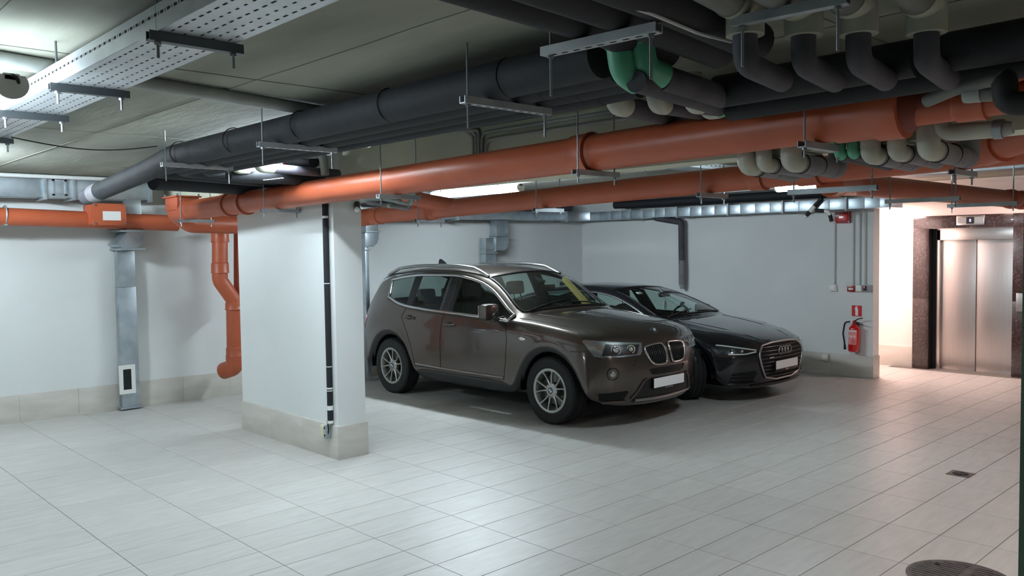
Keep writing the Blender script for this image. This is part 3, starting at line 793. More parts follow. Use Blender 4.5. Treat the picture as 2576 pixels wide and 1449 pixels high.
tag(MB().box(l0.x - 1.2, l1.x + 2.0, YL + .06, YL + .10, zz + .06, zz + .10).build('cable_duct', 'white_plastic'), 'white cable channel above the glowing tube light', 'cable duct')
tube_lamp('tube light at the ceiling hidden behind the black bundle', -6.60, -4.90, 3.26, 2.635, hang=CEIL, glow='tube_glow_pier', skirt=True)
l6 = on(1953, 478, y=YL)
tube_lamp('tube light mostly hidden above the rear orange drain at right', l6.x, l6.x + .46, YL, l6.z + .022, hang=CEIL)
p = on(38, 212, z=2.47)
tube_lamp('tube light end glowing at the left edge beside the cable tray', p.x - 1.28, p.x, p.y - .01, 2.458, hang=CEIL, glow='tube_glow_tray')
tube_lamp('tube light beyond the left picture edge', -8.9, -7.6, 1.15, 2.61, hang=CEIL, glow='tube_glow_left')
tag(MB().tube(fillet([on(30, 188, z=2.50), on(46, 198, z=2.49), on(47, 222, z=2.46), on(40, 235, z=2.45)], .05), .006, 8).build('cable', 'black_rubber'), 'short black lead of the tube light at the left edge', 'cable')

# ---- duct along the left wall, with its drop and grille
XD = -9.92
zb0, zb1 = on(0, 493, x=XD).z, CEIL - .012
t = thing('air_duct', (XD - .15, 1.5, zb0), 'galvanised rectangular duct along the left wall below the ceiling', 'duct')
ye = on(378, 500, x=XD).y
ys = [-1.2, 0.6, on(112, 470, x=XD).y, on(184, 470, x=XD).y, ye]
for i in range(4):
    MB().box(XD - .32, XD, ys[i] + .003, ys[i + 1] - .003, zb0, zb1).build('duct_section', 'galv', t, bevel=.003)
for y in ys[1:]:
    MB().box(XD - .345, XD + .026, y - .018, y + .018, zb0 - .026, zb1 + .006).build('flange', 'galv_dull', t, bevel=.003)
y0, y1 = ys[2] + .07, ys[3] - .06
for (a, b, c, d_) in ((y0, y0 + .03, zb0 + .02, zb1 - .04), (y1 - .03, y1, zb0 + .02, zb1 - .04), (y0, y1, zb0 + .02, zb0 + .04), (y0, y1, zb1 - .06, zb1 - .04)):
    MB().box(XD, XD + .008, a, b, c, d_).build('stiffener', 'galv', t, bevel=.002)
run('ceiling_conduit', 'thin white pipe lying along the top edge of the left wall duct', [V(XD + .05, -1.2, CEIL - .03), V(XD + .05, ye + .3, CEIL - .03)], .022, 'cable_white', n=12)
# drop
t = thing('air_duct', (-10.2, 3.45, 0), 'galvanised drop duct on the left wall with a white grille near the floor', 'duct')
ya_, yb2 = on(318, 545, x=XD).y, on(356, 545, x=XD).y
zel = on(330, 585, x=XD).z
MB().box(XD - .10, XD, ya_, yb2, zel, zb0).build('branch', 'galv', t, bevel=.003)
yv0, yv1 = on(300, 800, x=-10.17).y, on(345, 800, x=-10.17).y
zv = on(310, 622, x=-10.17).z
MB().prism([(ya_ - .12, zel - .14), (ya_ + .02, zel + .02), (yb2 + .01, zel + .02), (yb2 + .01, zel - .12), (yb2 - .06, zel - .17), (ya_ - .02, zel - .20)], (XD + .01, 0, 0), (0, 1, 0), (0, 0, 1), (-1, 0, 0), .34).build('elbow', 'galv', t, bevel=.004)
for z in (zel + .02, zel - .19): MB().box(-10.28, XD + .02, ya_ - .08, yb2 + .02, z - .012, z + .012).build('flange', 'galv_dull', t, bevel=.002)
zmid = on(320, 722, x=-10.17).z
MB().box(-10.27, -10.17, yv0, yv1, .035, zmid - .002).build('duct_section', 'galv', t, bevel=.003)
MB().box(-10.268, -10.172, yv0 + .002, yv1 - .002, zmid, zel - .17).build('duct_section', 'galv', t, bevel=.003)
MB().box(-10.29, -10.145, yv0 - .025, yv1 + .025, .012, .035).build('base_flange', 'galv_dull', t, bevel=.003)
ga, gb = on(301, 993, x=-10.165), on(339, 916, x=-10.165)
gr = MB()
fy0, fy1, fz0, fz1 = ga.y, gb.y, ga.z, gb.z
gr.box(-10.17, -10.156, fy0, fy1, fz0, fz0 + .05); gr.box(-10.17, -10.156, fy0, fy1, fz1 - .05, fz1)
gr.box(-10.17, -10.156, fy0, fy0 + .045, fz0 + .0501, fz1 - .0501); gr.box(-10.17, -10.156, fy1 - .045, fy1, fz0 + .0501, fz1 - .0501)
go = gr.build('grille_frame', 'white_plastic', t, label='white grille frame')
MB().box(-10.1695, -10.168, fy0 + .04, fy1 - .04, fz0 + .04, fz1 - .04).build('grille_back', 'dark_hole', go)
n = 15
for k in range(n):
    z = fz0 + .06 + (fz1 - fz0 - .12) * k / (n - 1)
    MB().prism([(-10.168, z - .006), (-10.158, z - .012), (-10.1575, z - .010), (-10.1675, z - .003)], (0, fy0 + .045, 0), (1, 0, 0), (0, 0, 1), (0, 1, 0), (fy1 - fy0 - .09)).build('louvre', 'steel_dark', go)

# ---- duct on the far walls: along the left wall, round the corner, along the far wall
zf0, zf1 = 2.283, 2.42
xf = -9.62
t = thing('air_duct', (xf - .15, 8.0, zf0), 'galvanised duct high on the wall behind the parked cars', 'duct')
MB().box(xf - .30, xf, 4.6, 8.05, zf0, zf1).build('duct_section', 'galv', t, bevel=.003)
MB().box(xf - .30, xf, 8.06, 10.45, zf0, zf1).build('duct_section', 'galv', t, bevel=.003)
cp = [(xf - .30, 10.46), (xf, 10.46), (xf + .03, 10.62), (xf + .10, 10.74), (xf + .22, 10.80), (xf + .22, 11.15), (xf - .30, 11.15)]
MB().prism(cp, (0, 0, zf0), (1, 0, 0), (0, 1, 0), (0, 0, 1), zf1 - zf0).build('corner_section', 'galv', t, bevel=.003)
x = xf + .23; xend = -4.35
k = 0
while x < xend:
    w = .235 if k % 3 else .20
    x2 = min(x + w, xend)
    MB().box(x + .001, x2 - .001, 10.80 + .004 * (k % 2), 11.15, zf0, zf1).build('duct_section', 'galv', t, bevel=.003)
    if k % 4 == 3: MB().box(x2 - .012, x2 + .012, 10.775, 11.16, zf0 - .022, zf1 + .02).build('flange', 'galv_dull', t, bevel=.002)
    x = x2; k += 1
for y in (8.055, 10.455, 6.2): MB().box(xf - .31, xf + .022, y - .012, y + .012, zf0 - .022, zf1 + .02).build('flange', 'galv_dull', t, bevel=.002)
run('lagged_pipe', 'black lagged pipe above the far wall duct', [V(-8.9, 10.86, zf1 + .10), V(-4.3, 10.86, zf1 + .10)], .062, 'black_foam', n=18, group='black lagged pipes')
run('lagged_pipe', 'dark grey lagged pipe above the duct behind the brown car', [V(xf - .05, 6.0, zf1 + .08), V(xf - .05, 10.6, zf1 + .08)], .055, 'dark_foam', n=18, group='black lagged pipes',
    sockets=[(V(xf - .05, 9.2, zf1 + .08), (0, 1, 0), .09), (V(xf - .05, 10.1, zf1 + .08), (0, 1, 0), .09)], sm='grey_pvc')
run('ceiling_conduit', 'thin white pipe along the far wall above the black lagged pipe', [V(-9.3, 10.7, zf1 + .19), V(-4.4, 10.7, zf1 + .19)], .016, 'cable_white', n=10)
# drop behind the brown car
def drop(label, u0, u1, vt, vb, ub0, ub1, vend, x=-9.72):
    ya0, ya1 = on(u0, vt, x=x).y, on(u1, vt, x=x).y
    yb0, yb1 = on(ub0, vend, x=x - .08).y, on(ub1, vend, x=x - .08).y
    z1_, z0_ = on(u0, vt, x=x).z, on(u0, vb, x=x).z
    t = thing('air_duct', (x, (ya0 + yb1) / 2, 0), label, 'duct')
    MB().box(x - .16, x, ya0, ya1, z0_, zf0 - .002).build('branch', 'galv', t, bevel=.003)
    h = (z1_ - z0_)
    zz0 = on(u0, vb + 38, x=x).z
    prof = [(ya1, z0_), (ya0, z0_), (ya0 - .02, z0_ - .02), (ya0 - .02, zz0), (ya1 - .09, zz0), (ya1 - .025, zz0 + .05), (ya1, zz0 + .12)]
    MB().prism(prof, (x + .012, 0, 0), (0, 1, 0), (0, 0, 1), (-1, 0, 0), .18).build('elbow', 'galv', t, bevel=.004)
    MB().box(x - .17, x + .03, ya0 - .02, ya1 + .02, z0_ - .011, z0_ + .011).build('flange', 'galv_dull', t, bevel=.002)
    if yb1 < ya0 + .03:
        MB().box(x - .15, x, yb0, ya0 - .02, zz0 + .01, z0_ - .04).build('offset', 'galv', t, bevel=.004)
        MB().box(x - .15, x + .02, ya0 - .04, ya0 - .018, zz0 - .01, z0_ - .02).build('flange', 'galv_dull', t, bevel=.002)
    MB().box(x - .14, x - .01, yb0, yb1, .05, zz0 + .02).build('duct_section', 'galv', t, bevel=.003)
    MB().box(x - .16, x + .01, yb0 - .02, yb1 + .02, zz0 - .05, zz0 - .028).build('flange', 'galv_dull', t, bevel=.002)
    return t
drop('galvanised drop duct with a side step behind the brown car roof', 1249, 1278, 545, 592, 1215, 1241, 660)
drop('galvanised drop duct just right of the pier behind the brown car', 920, 951, 560, 583, 912, 921, 660)

# ---- grey lagged drop on the far wall
yp = 11.10
pts = [on(1645, 528, y=10.9), on(1648, 548, y=10.9), on(1660, 550, y=10.92), on(1714, 559, y=yp), on(1716, 716, y=yp)]
t = run('lagged_pipe', 'grey lagged pipe dropping down the far wall between duct and cars', pts, .050, 'dark_foam', bend=.05, n=18)
MB().tube([on(1716, 655, y=yp), on(1716, 716, y=yp)], .0525, 18).build('lagging_sleeve', 'grey_foam', t)
MB().tube([on(1716, 716, y=yp), on(1717, 727, y=yp)], .050, 18, rs=[.050, .030]).build('end_cap', 'grey_pvc', t)

# ---- perforated trays beyond the beam
def tray(label, p, q, w, nm='cable_tray'):
    p, q = Vector(p), Vector(q); d = (q - p).normalized(); s = V(0, 0, 1).cross(d)
    t = thing(nm, p.lerp(q, .5), label, 'cable tray')
    L_ = (q - p).length
    MB().prism([(-w / 2, 0), (w / 2, 0), (w / 2, .05), (w / 2 - .002, .05), (w / 2 - .002, .002), (-w / 2 + .002, .002), (-w / 2 + .002, .05), (-w / 2, .05)], p, s, (0, 0, 1), d, L_).build('tray_base', 'galv_dull', t)
    mb = MB(); k = .05
    while k < L_:
        for r_ in range(4):
            c = p + d * (k + .03 * (r_ % 2)) + s * (-w / 2 + w * (r_ + .7) / 4.4) - V(0, 0, .0006)
            mb.add([c, c + d * .024, c + d * .024 + s * .006, c + s * .006], [(0, 1, 2, 3)])
        for sg in (-1, 1):
            c = p + d * k + s * (sg * (w / 2 + .0006)) + V(0, 0, .025)
            mb.add([c, c + d * .024, c + d * .024 + V(0, 0, .007), c + V(0, 0, .007)], [(0, 1, 2, 3)])
        k += .07
    tag(mb.build('slots', 'dark_hole', t), kind='stuff')
    return t
p = on(1690, 421, z=2.52)
tray('perforated cable tray glimpsed between the two orange drains', (p.x, 4.35, 2.52), (p.x, 8.5, 2.52), .26)
p = on(2450, 448, z=2.47)
tray('perforated cable tray at the right above the lobby drain', (p.x - .9, p.y, 2.53), (p.x + 2.4, p.y + .03, 2.53), .34)
hanger('short rail left of the glimpsed cable tray beyond the beam', on(1560, 432, z=2.46), on(1630, 424, z=2.46), rail=.02, group='hangers of the cable tray')

# ---- taped hose pair hanging by the lobby
ph = lambda u_, v_: on(u_, v_, y=10.77)
t = thing('hose', ph(2050, 520), 'black hose ends with white tape hanging from the duct near the red sounder', 'hose')
MB().tube([ph(2068, 498), ph(2050, 518)], .028, 14).build('hose_arm', 'black_rubber', t)
MB().tube([ph(2050, 518), ph(2038, 532)], .030, 14).build('tape_wrap', 'white_plastic', t)
MB().tube([ph(2038, 532), ph(2029, 542)], .028, 14).build('hose_arm', 'black_rubber', t)
MB().tube([ph(2029, 542), ph(2025, 546)], .028, 14).build('tape_wrap', 'white_plastic', t)
MB().tube([ph(2052, 529), ph(2075, 531)], .024, 14).build('hose_arm', 'black_rubber', t)
MB().tube(fillet([ph(2075, 531), ph(2084, 532), ph(2089, 542)], .05), .026, 14).build('tape_wrap', 'white_plastic', t)
MB().tube([ph(2088, 541), ph(2092, 557)], .026, 14).build('hose_arm', 'black_rubber', t)

# ---- things on the far wall by the lobby
yw = YW
def wbox(u0, v1, u1, v0, dep, nm, m, par, bevel=.004, base=0.0):
    a, b = on(u0, v1, y=yw), on(u1, v0, y=yw)
    return MB().box(a.x, b.x, yw - base - dep, yw - base, a.z, b.z).build(nm, m, par, bevel=bevel), a, b
c = on(2120, 547, y=yw)
t = thing('alarm_sounder', (c.x, yw - .03, c.z - .08), 'red fire alarm sounder box high on the far wall', 'alarm')
o, a, b = wbox(2103, 562, 2142, 533, .055, 'case', 'red_plastic', t, .006)
MB().box(a.x + .03, b.x - .03, yw - .062, yw - .055, a.z + .03, b.z - .03).build('lens', 'red_paint', t, bevel=.004)
MB().ball(((a.x + b.x) / 2 - .06, yw - .060, b.z - .045), .03, 12, (1.6, .3, .5)).build('flash', 'white_plastic', t)
for sx in (a.x + .015, b.x - .015):
    for sz in (a.z + .015, b.z - .015): MB().cyl((sx, yw - .055, sz), (sx, yw - .059, sz), .007, 8).build('screw', 'rod_steel', t)
def conduit_w(label, u_, v0, v1, r=.011):
    a, b = on(u_, v0, y=yw - .012), on(u_, v1, y=yw - .012)
    b = V(a.x, a.y, b.z)
    run('conduit', label, [a, b], r, 'conduit_grey', n=10, group='conduits on the far wall', cat='conduit')
conduit_w('grey conduit below the red sounder down to the light switch', 2101, 563, 716)
conduit_w('grey conduit running down to the red call point', 2148, 522, 716)
conduit_w('grey conduit ending at the white junction box', 2164, 522, 717)
conduit_w('paler grey conduit ending at the card reader', 2178, 522, 716, .013)
c = on(2098, 725, y=yw)
t = thing('light_switch', (c.x, yw - .01, c.z - .04), 'white surface light switch below the red sounder', 'switch')
o, a, b = wbox(2089, 732, 2106, 717, .035, 'back_box', 'white_plastic', t)
MB().box(a.x + .018, b.x - .018, yw - .042, yw - .035, a.z + .018, b.z - .018).build('rocker', 'sign_white', t, bevel=.002)
c = on(2144, 725, y=yw)
t = thing('call_point', (c.x, yw - .02, c.z - .04), 'red manual fire call point on the far wall', 'alarm')
o, a, b = wbox(2135, 733, 2154, 718, .05, 'case', 'red_plastic', t)
MB().box(a.x + .02, b.x - .02, yw - .054, yw - .05, a.z + .025, b.z - .035).build('glass_plate', 'sign_white', t, bevel=.001)
t = thing('junction_box', on(2163, 732, y=yw), 'white square junction box between call point and card reader', 'box')
o, a, b = wbox(2155, 733, 2171, 718, .045, 'case', 'white_plastic', t)
MB().box(a.x + .004, b.x - .004, yw - .049, yw - .045, a.z + .004, b.z - .004).build('lid', 'sign_white', t, bevel=.002)
t = thing('card_reader', on(2182, 732, y=yw), 'card reader with a glowing red strip beside the wall end', 'card reader')
o, a, b = wbox(2172, 734, 2196, 717, .03, 'back_plate', 'grey_plastic', t)
MB().box(a.x + .015, b.x - .075, yw - .052, yw - .03, a.z + .02, b.z - .012).build('reader', 'black_plastic', t, bevel=.012)
MB().box(a.x + .035, b.x - .095, yw - .055, yw - .050, b.z - .045, b.z - .022).build('led', 'led_red', t, bevel=.004)
# sign: red square with white extinguisher pictogram
t = thing('safety_sign', on(2155, 794, y=yw), 'red square sign with a white fire extinguisher symbol', 'sign')
o, a, b = wbox(2143, 795, 2168, 769, .004, 'plate', 'sign_red', t, 0)
w_, h_ = b.x - a.x, b.z - a.z
bx, bz = a.x + w_ * .36, a.z + h_ * .06
pic = [(0, 0), (.27, 0), (.28, .08), (.28, .62), (.22, .74), (.17, .76), (.17, .82), (.02, .84), (-.05, .66), (-.085, .66), (-.03, .90), (.30, .90), (.30, .86), (.2, .84), (.2, .80), (.06, .76), (-.01, .62), (0, .08)]
body = [(0, .02), (.02, 0), (.26, 0), (.28, .02), (.28, .62), (.21, .74), (.07, .74), (0, .62)]
MB().prism([(x_ * w_, z_ * h_) for x_, z_ in body], (bx, yw - .0048, bz), (1, 0, 0), (0, 0, 1), (0, 1, 0), .0006).build('symbol', 'sign_white', t)
top = [(.09, .74), (.19, .74), (.19, .80), (.24, .84), (.22, .87), (.05, .86), (-.04, .70), (-.06, .55), (-.02, .55), (.0, .69), (.08, .80)]
MB().prism([(x_ * w_, z_ * h_) for x_, z_ in top], (bx, yw - .0048, bz), (1, 0, 0), (0, 0, 1), (0, 1, 0), .0006).build('symbol', 'sign_white', t)
# fire extinguisher
cb_, ct_ = on(2145, 885, y=yw - .09), on(2149, 815, y=yw - .09)
cx = (cb_.x + ct_.x) / 2; yc = yw - .085
hgt = ct_.z - cb_.z
t = thing('fire_extinguisher', (cx, yc, cb_.z), 'red fire extinguisher with black hose hanging on the far wall', 'extinguisher')
R_ = .073
prof = [(0, R_ * .55), (.008, R_ * .9), (.025, R_ * .98), (.04, R_), (hgt * .80, R_), (hgt * .87, R_ * .93), (hgt * .93, R_ * .7), (hgt * .97, R_ * .42), (hgt, R_ * .36)]
MB().lathe((cx, yc, cb_.z), (0.03, 0, 1), prof, 32).build('cylinder', 'red_paint', t)
lb = []
def arc_patch(a0, a1, z0, z1, rr, nm, m):
    vs = []; fs = []; n_ = 12
    for k in range(n_ + 1):
        a_ = a0 + (a1 - a0) * k / n_
        for z_ in (z0, z1): vs.append((cx + .03 * z_ + rr * math.cos(a_), yc + rr * math.sin(a_), cb_.z + z_))
    for k in range(n_): fs.append((2 * k, 2 * k + 2, 2 * k + 3, 2 * k + 1))
    return MB().add(vs, fs).build(nm, m, t)
a0, a1 = math.radians(-150), math.radians(-40)
arc_patch(a0, a1, hgt * .28, hgt * .80, R_ + .0006, 'label', 'label_pale')
arc_patch(a0 + .12, a1 - .12, hgt * .735, hgt * .785, R_ + .0012, 'label_heading', 'sign_white')
for k in range(3):
    am = a0 + .25 + k * .55
    arc_patch(am, am + .32, hgt * .54, hgt * .60, R_ + .0012, 'label_pictogram', 'sign_white')
for k in range(4): arc_patch(a0 + .9, a1 - .15, hgt * (.46 - .045 * k), hgt * (.475 - .045 * k), R_ + .0012, 'label_line', 'sign_red')
zt_ = cb_.z + hgt; cxx = cx + .03 * hgt
MB().cyl((cxx, yc, zt_ - .005), (cxx, yc, zt_ + .045), .022, 14).build('valve', 'red_plastic', t)
MB().tube([(cxx - .01, yc, zt_ + .035), (cxx + .06, yc - .01, zt_ + .075), (cxx + .115, yc - .015, zt_ + .085)], .0075, 8).build('lever', 'black_plastic', t)
MB().tube([(cxx + .0, yc, zt_ + .035), (cxx + .07, yc - .01, zt_ + .010), (cxx + .12, yc - .015, zt_ - .008)], .0075, 8).build('handle', 'black_plastic', t)
MB().cyl((cxx - .02, yc - .01, zt_ + .02), (cxx - .05, yc - .015, zt_ + .03), .014, 10).build('gauge', 'white_plastic', t)
hose = fillet([(cxx - .05, yc, zt_ + .03), (cxx - .13, yc - .01, zt_ + .02), (cxx - .155, yc - .01, zt_ - .14), (cxx - .14, yc, cb_.z + .13), (cxx - .135, yc, cb_.z + .07)], .1, 6)
MB().tube(hose, .0105, 10).build('hose', 'black_rubber', t)
MB().cyl((cxx - .135, yc, cb_.z + .09), (cxx - .132, yc, cb_.z + .025), .014, 10, r2=.017).build('nozzle', 'black_plastic', t)
MB().box(cxx - .03, cxx + .03, yc + R_ * .9, yw, zt_ - .05, zt_ + .02).build('wall_hook', 'steel_dark', t)
# small outlet box on the skirting of the far wall
p = on(2078, 898, y=yw - .014)
t = thing('outlet_box', (p.x, p.y - .02, p.z - .04), 'cream outlet box on the skirting behind the dark car nose', 'outlet')
MB().box(p.x - .045, p.x + .045, p.y - .04, p.y, p.z - .055, p.z + .045).build('case', 'cream_plastic', t, bevel=.006)
MB().box(p.x - .038, p.x + .038, p.y - .044, p.y - .04, p.z - .045, p.z + .035).build('lid', 'white_plastic', t, bevel=.002)

# ---- riser pipe with tape and socket on the pier
ypr = PIL[2] - .022
yq = PIL[2] + .015 - .026
pt, pb = on(820, 515, y=yq), on(829, 1065, y=yq)
xr = (pt.x + pb.x) / 2
t = run('lagged_pipe', 'black lagged riser with white tape bands on the pier front', [V(xr, yq, pb.z), V(xr, yq, CEIL - .4)], .026, 'black_foam', n=16)
for v0, v1 in ((543, 549), (712, 714), (920, 922), (973, 977), (980, 982), (1018, 1029), (1055, 1062)):
    a, b = on(822, v0, y=yq), on(822, v1, y=yq)
    MB().tube([(xr, yq, b.z), (xr, yq, a.z)], .0275, 16).build('tape_band', 'white_plastic', t)
p = on(825, 1083, y=PIL[2])
t = thing('outlet_box', (p.x, PIL[2] - .02, p.z - .05), 'cream socket box on the pier skirting under the black riser', 'outlet')
MB().box(p.x - .055, p.x + .02, PIL[2] - .045, PIL[2], p.z - .055, p.z + .05).build('case', 'cream_plastic', t, bevel=.006)
MB().box(p.x + .02, p.x + .055, PIL[2] - .055, PIL[2], p.z - .06, p.z + .06).build('bracket', 'galv_dull', t, bevel=.003)
for dz in (-.03, .035): MB().cyl((p.x + .037, PIL[2] - .055, p.z + dz), (p.x + .037, PIL[2] - .060, p.z + dz), .008, 10).build('screw', 'dark_hole', t)
MB().tube(fillet([(p.x + .045, PIL[2] - .03, p.z + .10), (p.x + .062, PIL[2] - .03, p.z + .02), (p.x + .05, PIL[2] - .03, p.z - .02)], .03), .006, 8).build('lead', 'black_rubber', t)
# small camera or lamp holder at the pier end below the drain
p = on(893, 522, x=PIL[1])
t = thing('lamp_holder', p, 'black cable gland with a white cap at the top of the pier end', 'fitting')
MB().cyl(p + V(-.01, .03, .03), p + V(.05, -.01, -.01), .03, 14).build('body', 'black_plastic', t)
MB().ball(p + V(.055, -.015, -.02), .026, 12).build('cap', 'white_plastic', t)
# pipe cluster on the beam end right of the pier, under the front drain
for i, (u0, v0, u1, v1, r, m, lb) in enumerate(((905, 505, 1040, 492, .022, 'grey_pvc', 'upper grey pipe of the cluster right of the pier top'), (925, 510, 1030, 525, .018, 'grey_foam', 'lower grey lagged pipe of the cluster right of the pier top'), (960, 500, 1035, 515, .016, 'galv_dull', 'metal pipe of the cluster right of the pier top'))):
    a, b = on(u0, v0, y=4.30), on(u1, v1, y=4.34)
    run('waste_pipe', lb, [a, b, b + V(.02, 0, .1)], r, m, bend=.03, n=12, group='small pipes right of the pier top', sockets=[(a.lerp(b, .5), (b - a), .05)], sm='cream_pvc')

# ---- floor drain and manhole
g = on(2416, 1192, z=0)
c4 = [on(2381, 1186, z=0), on(2427, 1186, z=0), on(2452, 1199, z=0), on(2406, 1199, z=0)]
gx_, gy_ = sum(p.x for p in c4) / 4, sum(p.y for p in c4) / 4
t = thing('floor_drain', (gx_, gy_, 0), 'small square steel floor drain in the tiles at right', 'drain')
hw = .085
MB().box(gx_ - hw, gx_ + hw, gy_ - hw, gy_ + hw, -.001, .0025).build('frame', 'cast_iron', t, bevel=.001)
MB().cyl((gx_, gy_, .0025), (gx_, gy_, .0035), .058, 24).build('grate', 'dark_hole', t)
for k in range(4):
    a_ = k * math.pi / 4
    dv = V(math.cos(a_), math.sin(a_), 0)
    MB().tube([V(gx_, gy_, .004) - dv * .056, V(gx_, gy_, .004) + dv * .056], .004, 6).build('bar', 'cast_iron', t)
m0 = on(2283, 1425, z=0)
ctr = m0 + V(.27, .18, 0)
ctr = on(2415, 1455, z=0)
t = thing('manhole_cover', ctr, 'round grey ribbed manhole cover in the floor at lower right', 'manhole')
RM = .27
MB().lathe(ctr, (0, 0, 1), [(-.002, RM), (.002, RM), (.0035, RM - .004), (.0035, RM - .018), (.001, RM - .020)], 48).build('rim', 'cast_iron', t)
MB().cyl(ctr + V(0, 0, -.002), ctr + V(0, 0, .0022), RM - .02, 48).build('lid', 'cast_iron', t)
n = 15
for k in range(n):
    o_ = -RM + .05 + (2 * RM - .10) * k / (n - 1)
    hl = math.sqrt(max(0, (RM - .03) ** 2 - o_ ** 2))
    if hl < .04: continue
    for (a_, b_) in ((-hl, -.02), (.02, hl)):
        MB().box(ctr.x + a_, ctr.x + b_, ctr.y + o_ - .006, ctr.y + o_ + .006, ctr.z + .002, ctr.z + .0045).build('rib', 'cast_iron', t)
for s_ in (-1, 1): MB().cyl(ctr + V(s_ * .16, .12, .002), ctr + V(s_ * .16, .12, .005), .014, 12).build('lift_hole', 'dark_hole', t)
# ================================================================== CARS
mat('bronze_paint', (86, 77, 72), 0.28, 0.75, col2=(80, 71, 66), scale=900, coat=1.0, coatr=0.03, coords='Object')
mat('black_paint', (24, 25, 32), 0.25, 0.45, col2=(20, 21, 27), scale=900, coat=1.0, coatr=0.02, coords='Object')
mat('car_cladding', (52, 52, 54), 0.6)
mat('car_trim', (20, 20, 22), 0.35)
mat('chrome', (214, 216, 218), 0.12, 1.0)
mat('satin_metal', (176, 178, 178), 0.28, 0.95)
mat('alloy', (168, 170, 166), 0.32, 0.85)
mat('alloy_dark', (70, 72, 72), 0.4, 0.7)
mat('tyre', (26, 27, 29), 0.8, col2=(32, 33, 35), scale=40, coords='Object')
mat('brake', (120, 118, 114), 0.4, 0.9)
mat('seat_dark', (58, 58, 58), 0.6)
mat('seat_black', (30, 30, 32), 0.6)
mat('dash', (34, 34, 35), 0.65)
mat('headliner', (70, 68, 64), 0.85)
mat('tan_colour', (170, 142, 84), 0.7)
mat('lamp_bowl', (176, 180, 182), 0.22, 0.8)
mat('lamp_dark', (42, 46, 50), 0.25, 0.3)
mat('amber', (150, 96, 56), 0.2, coat=.8)
mat('tail_red', (168, 20, 28), 0.18, coat=1.0)
mat('roundel_blue', (60, 110, 170), 0.25, coat=.6)
mat('plate_white', (250, 250, 250), 0.45)
glass_mat('car_glass', (0.74, 0.86, 0.82))
glass_mat('dark_glass', (0.30, 0.35, 0.34))
glass_mat('lamp_glass', (0.92, 0.94, 0.95))

def text_part(name, s, size, M, m, parent, ext=0.0006):
    cu = bpy.data.curves.new('txt', 'FONT'); cu.body = s; cu.size = size; cu.align_x = 'CENTER'; cu.align_y = 'CENTER'; cu.extrude = ext
    o = bpy.data.objects.new('txt', cu); COL.objects.link(o)
    dg = bpy.context.evaluated_depsgraph_get(); dg.update()
    me = bpy.data.meshes.new_from_object(o.evaluated_get(dg))
    bpy.data.objects.remove(o)
    me.transform(M)
    me.materials.clear(); me.materials.append(MATS[m])
    r = bpy.data.objects.new(name, me); COL.objects.link(r); r.parent = parent
    return r

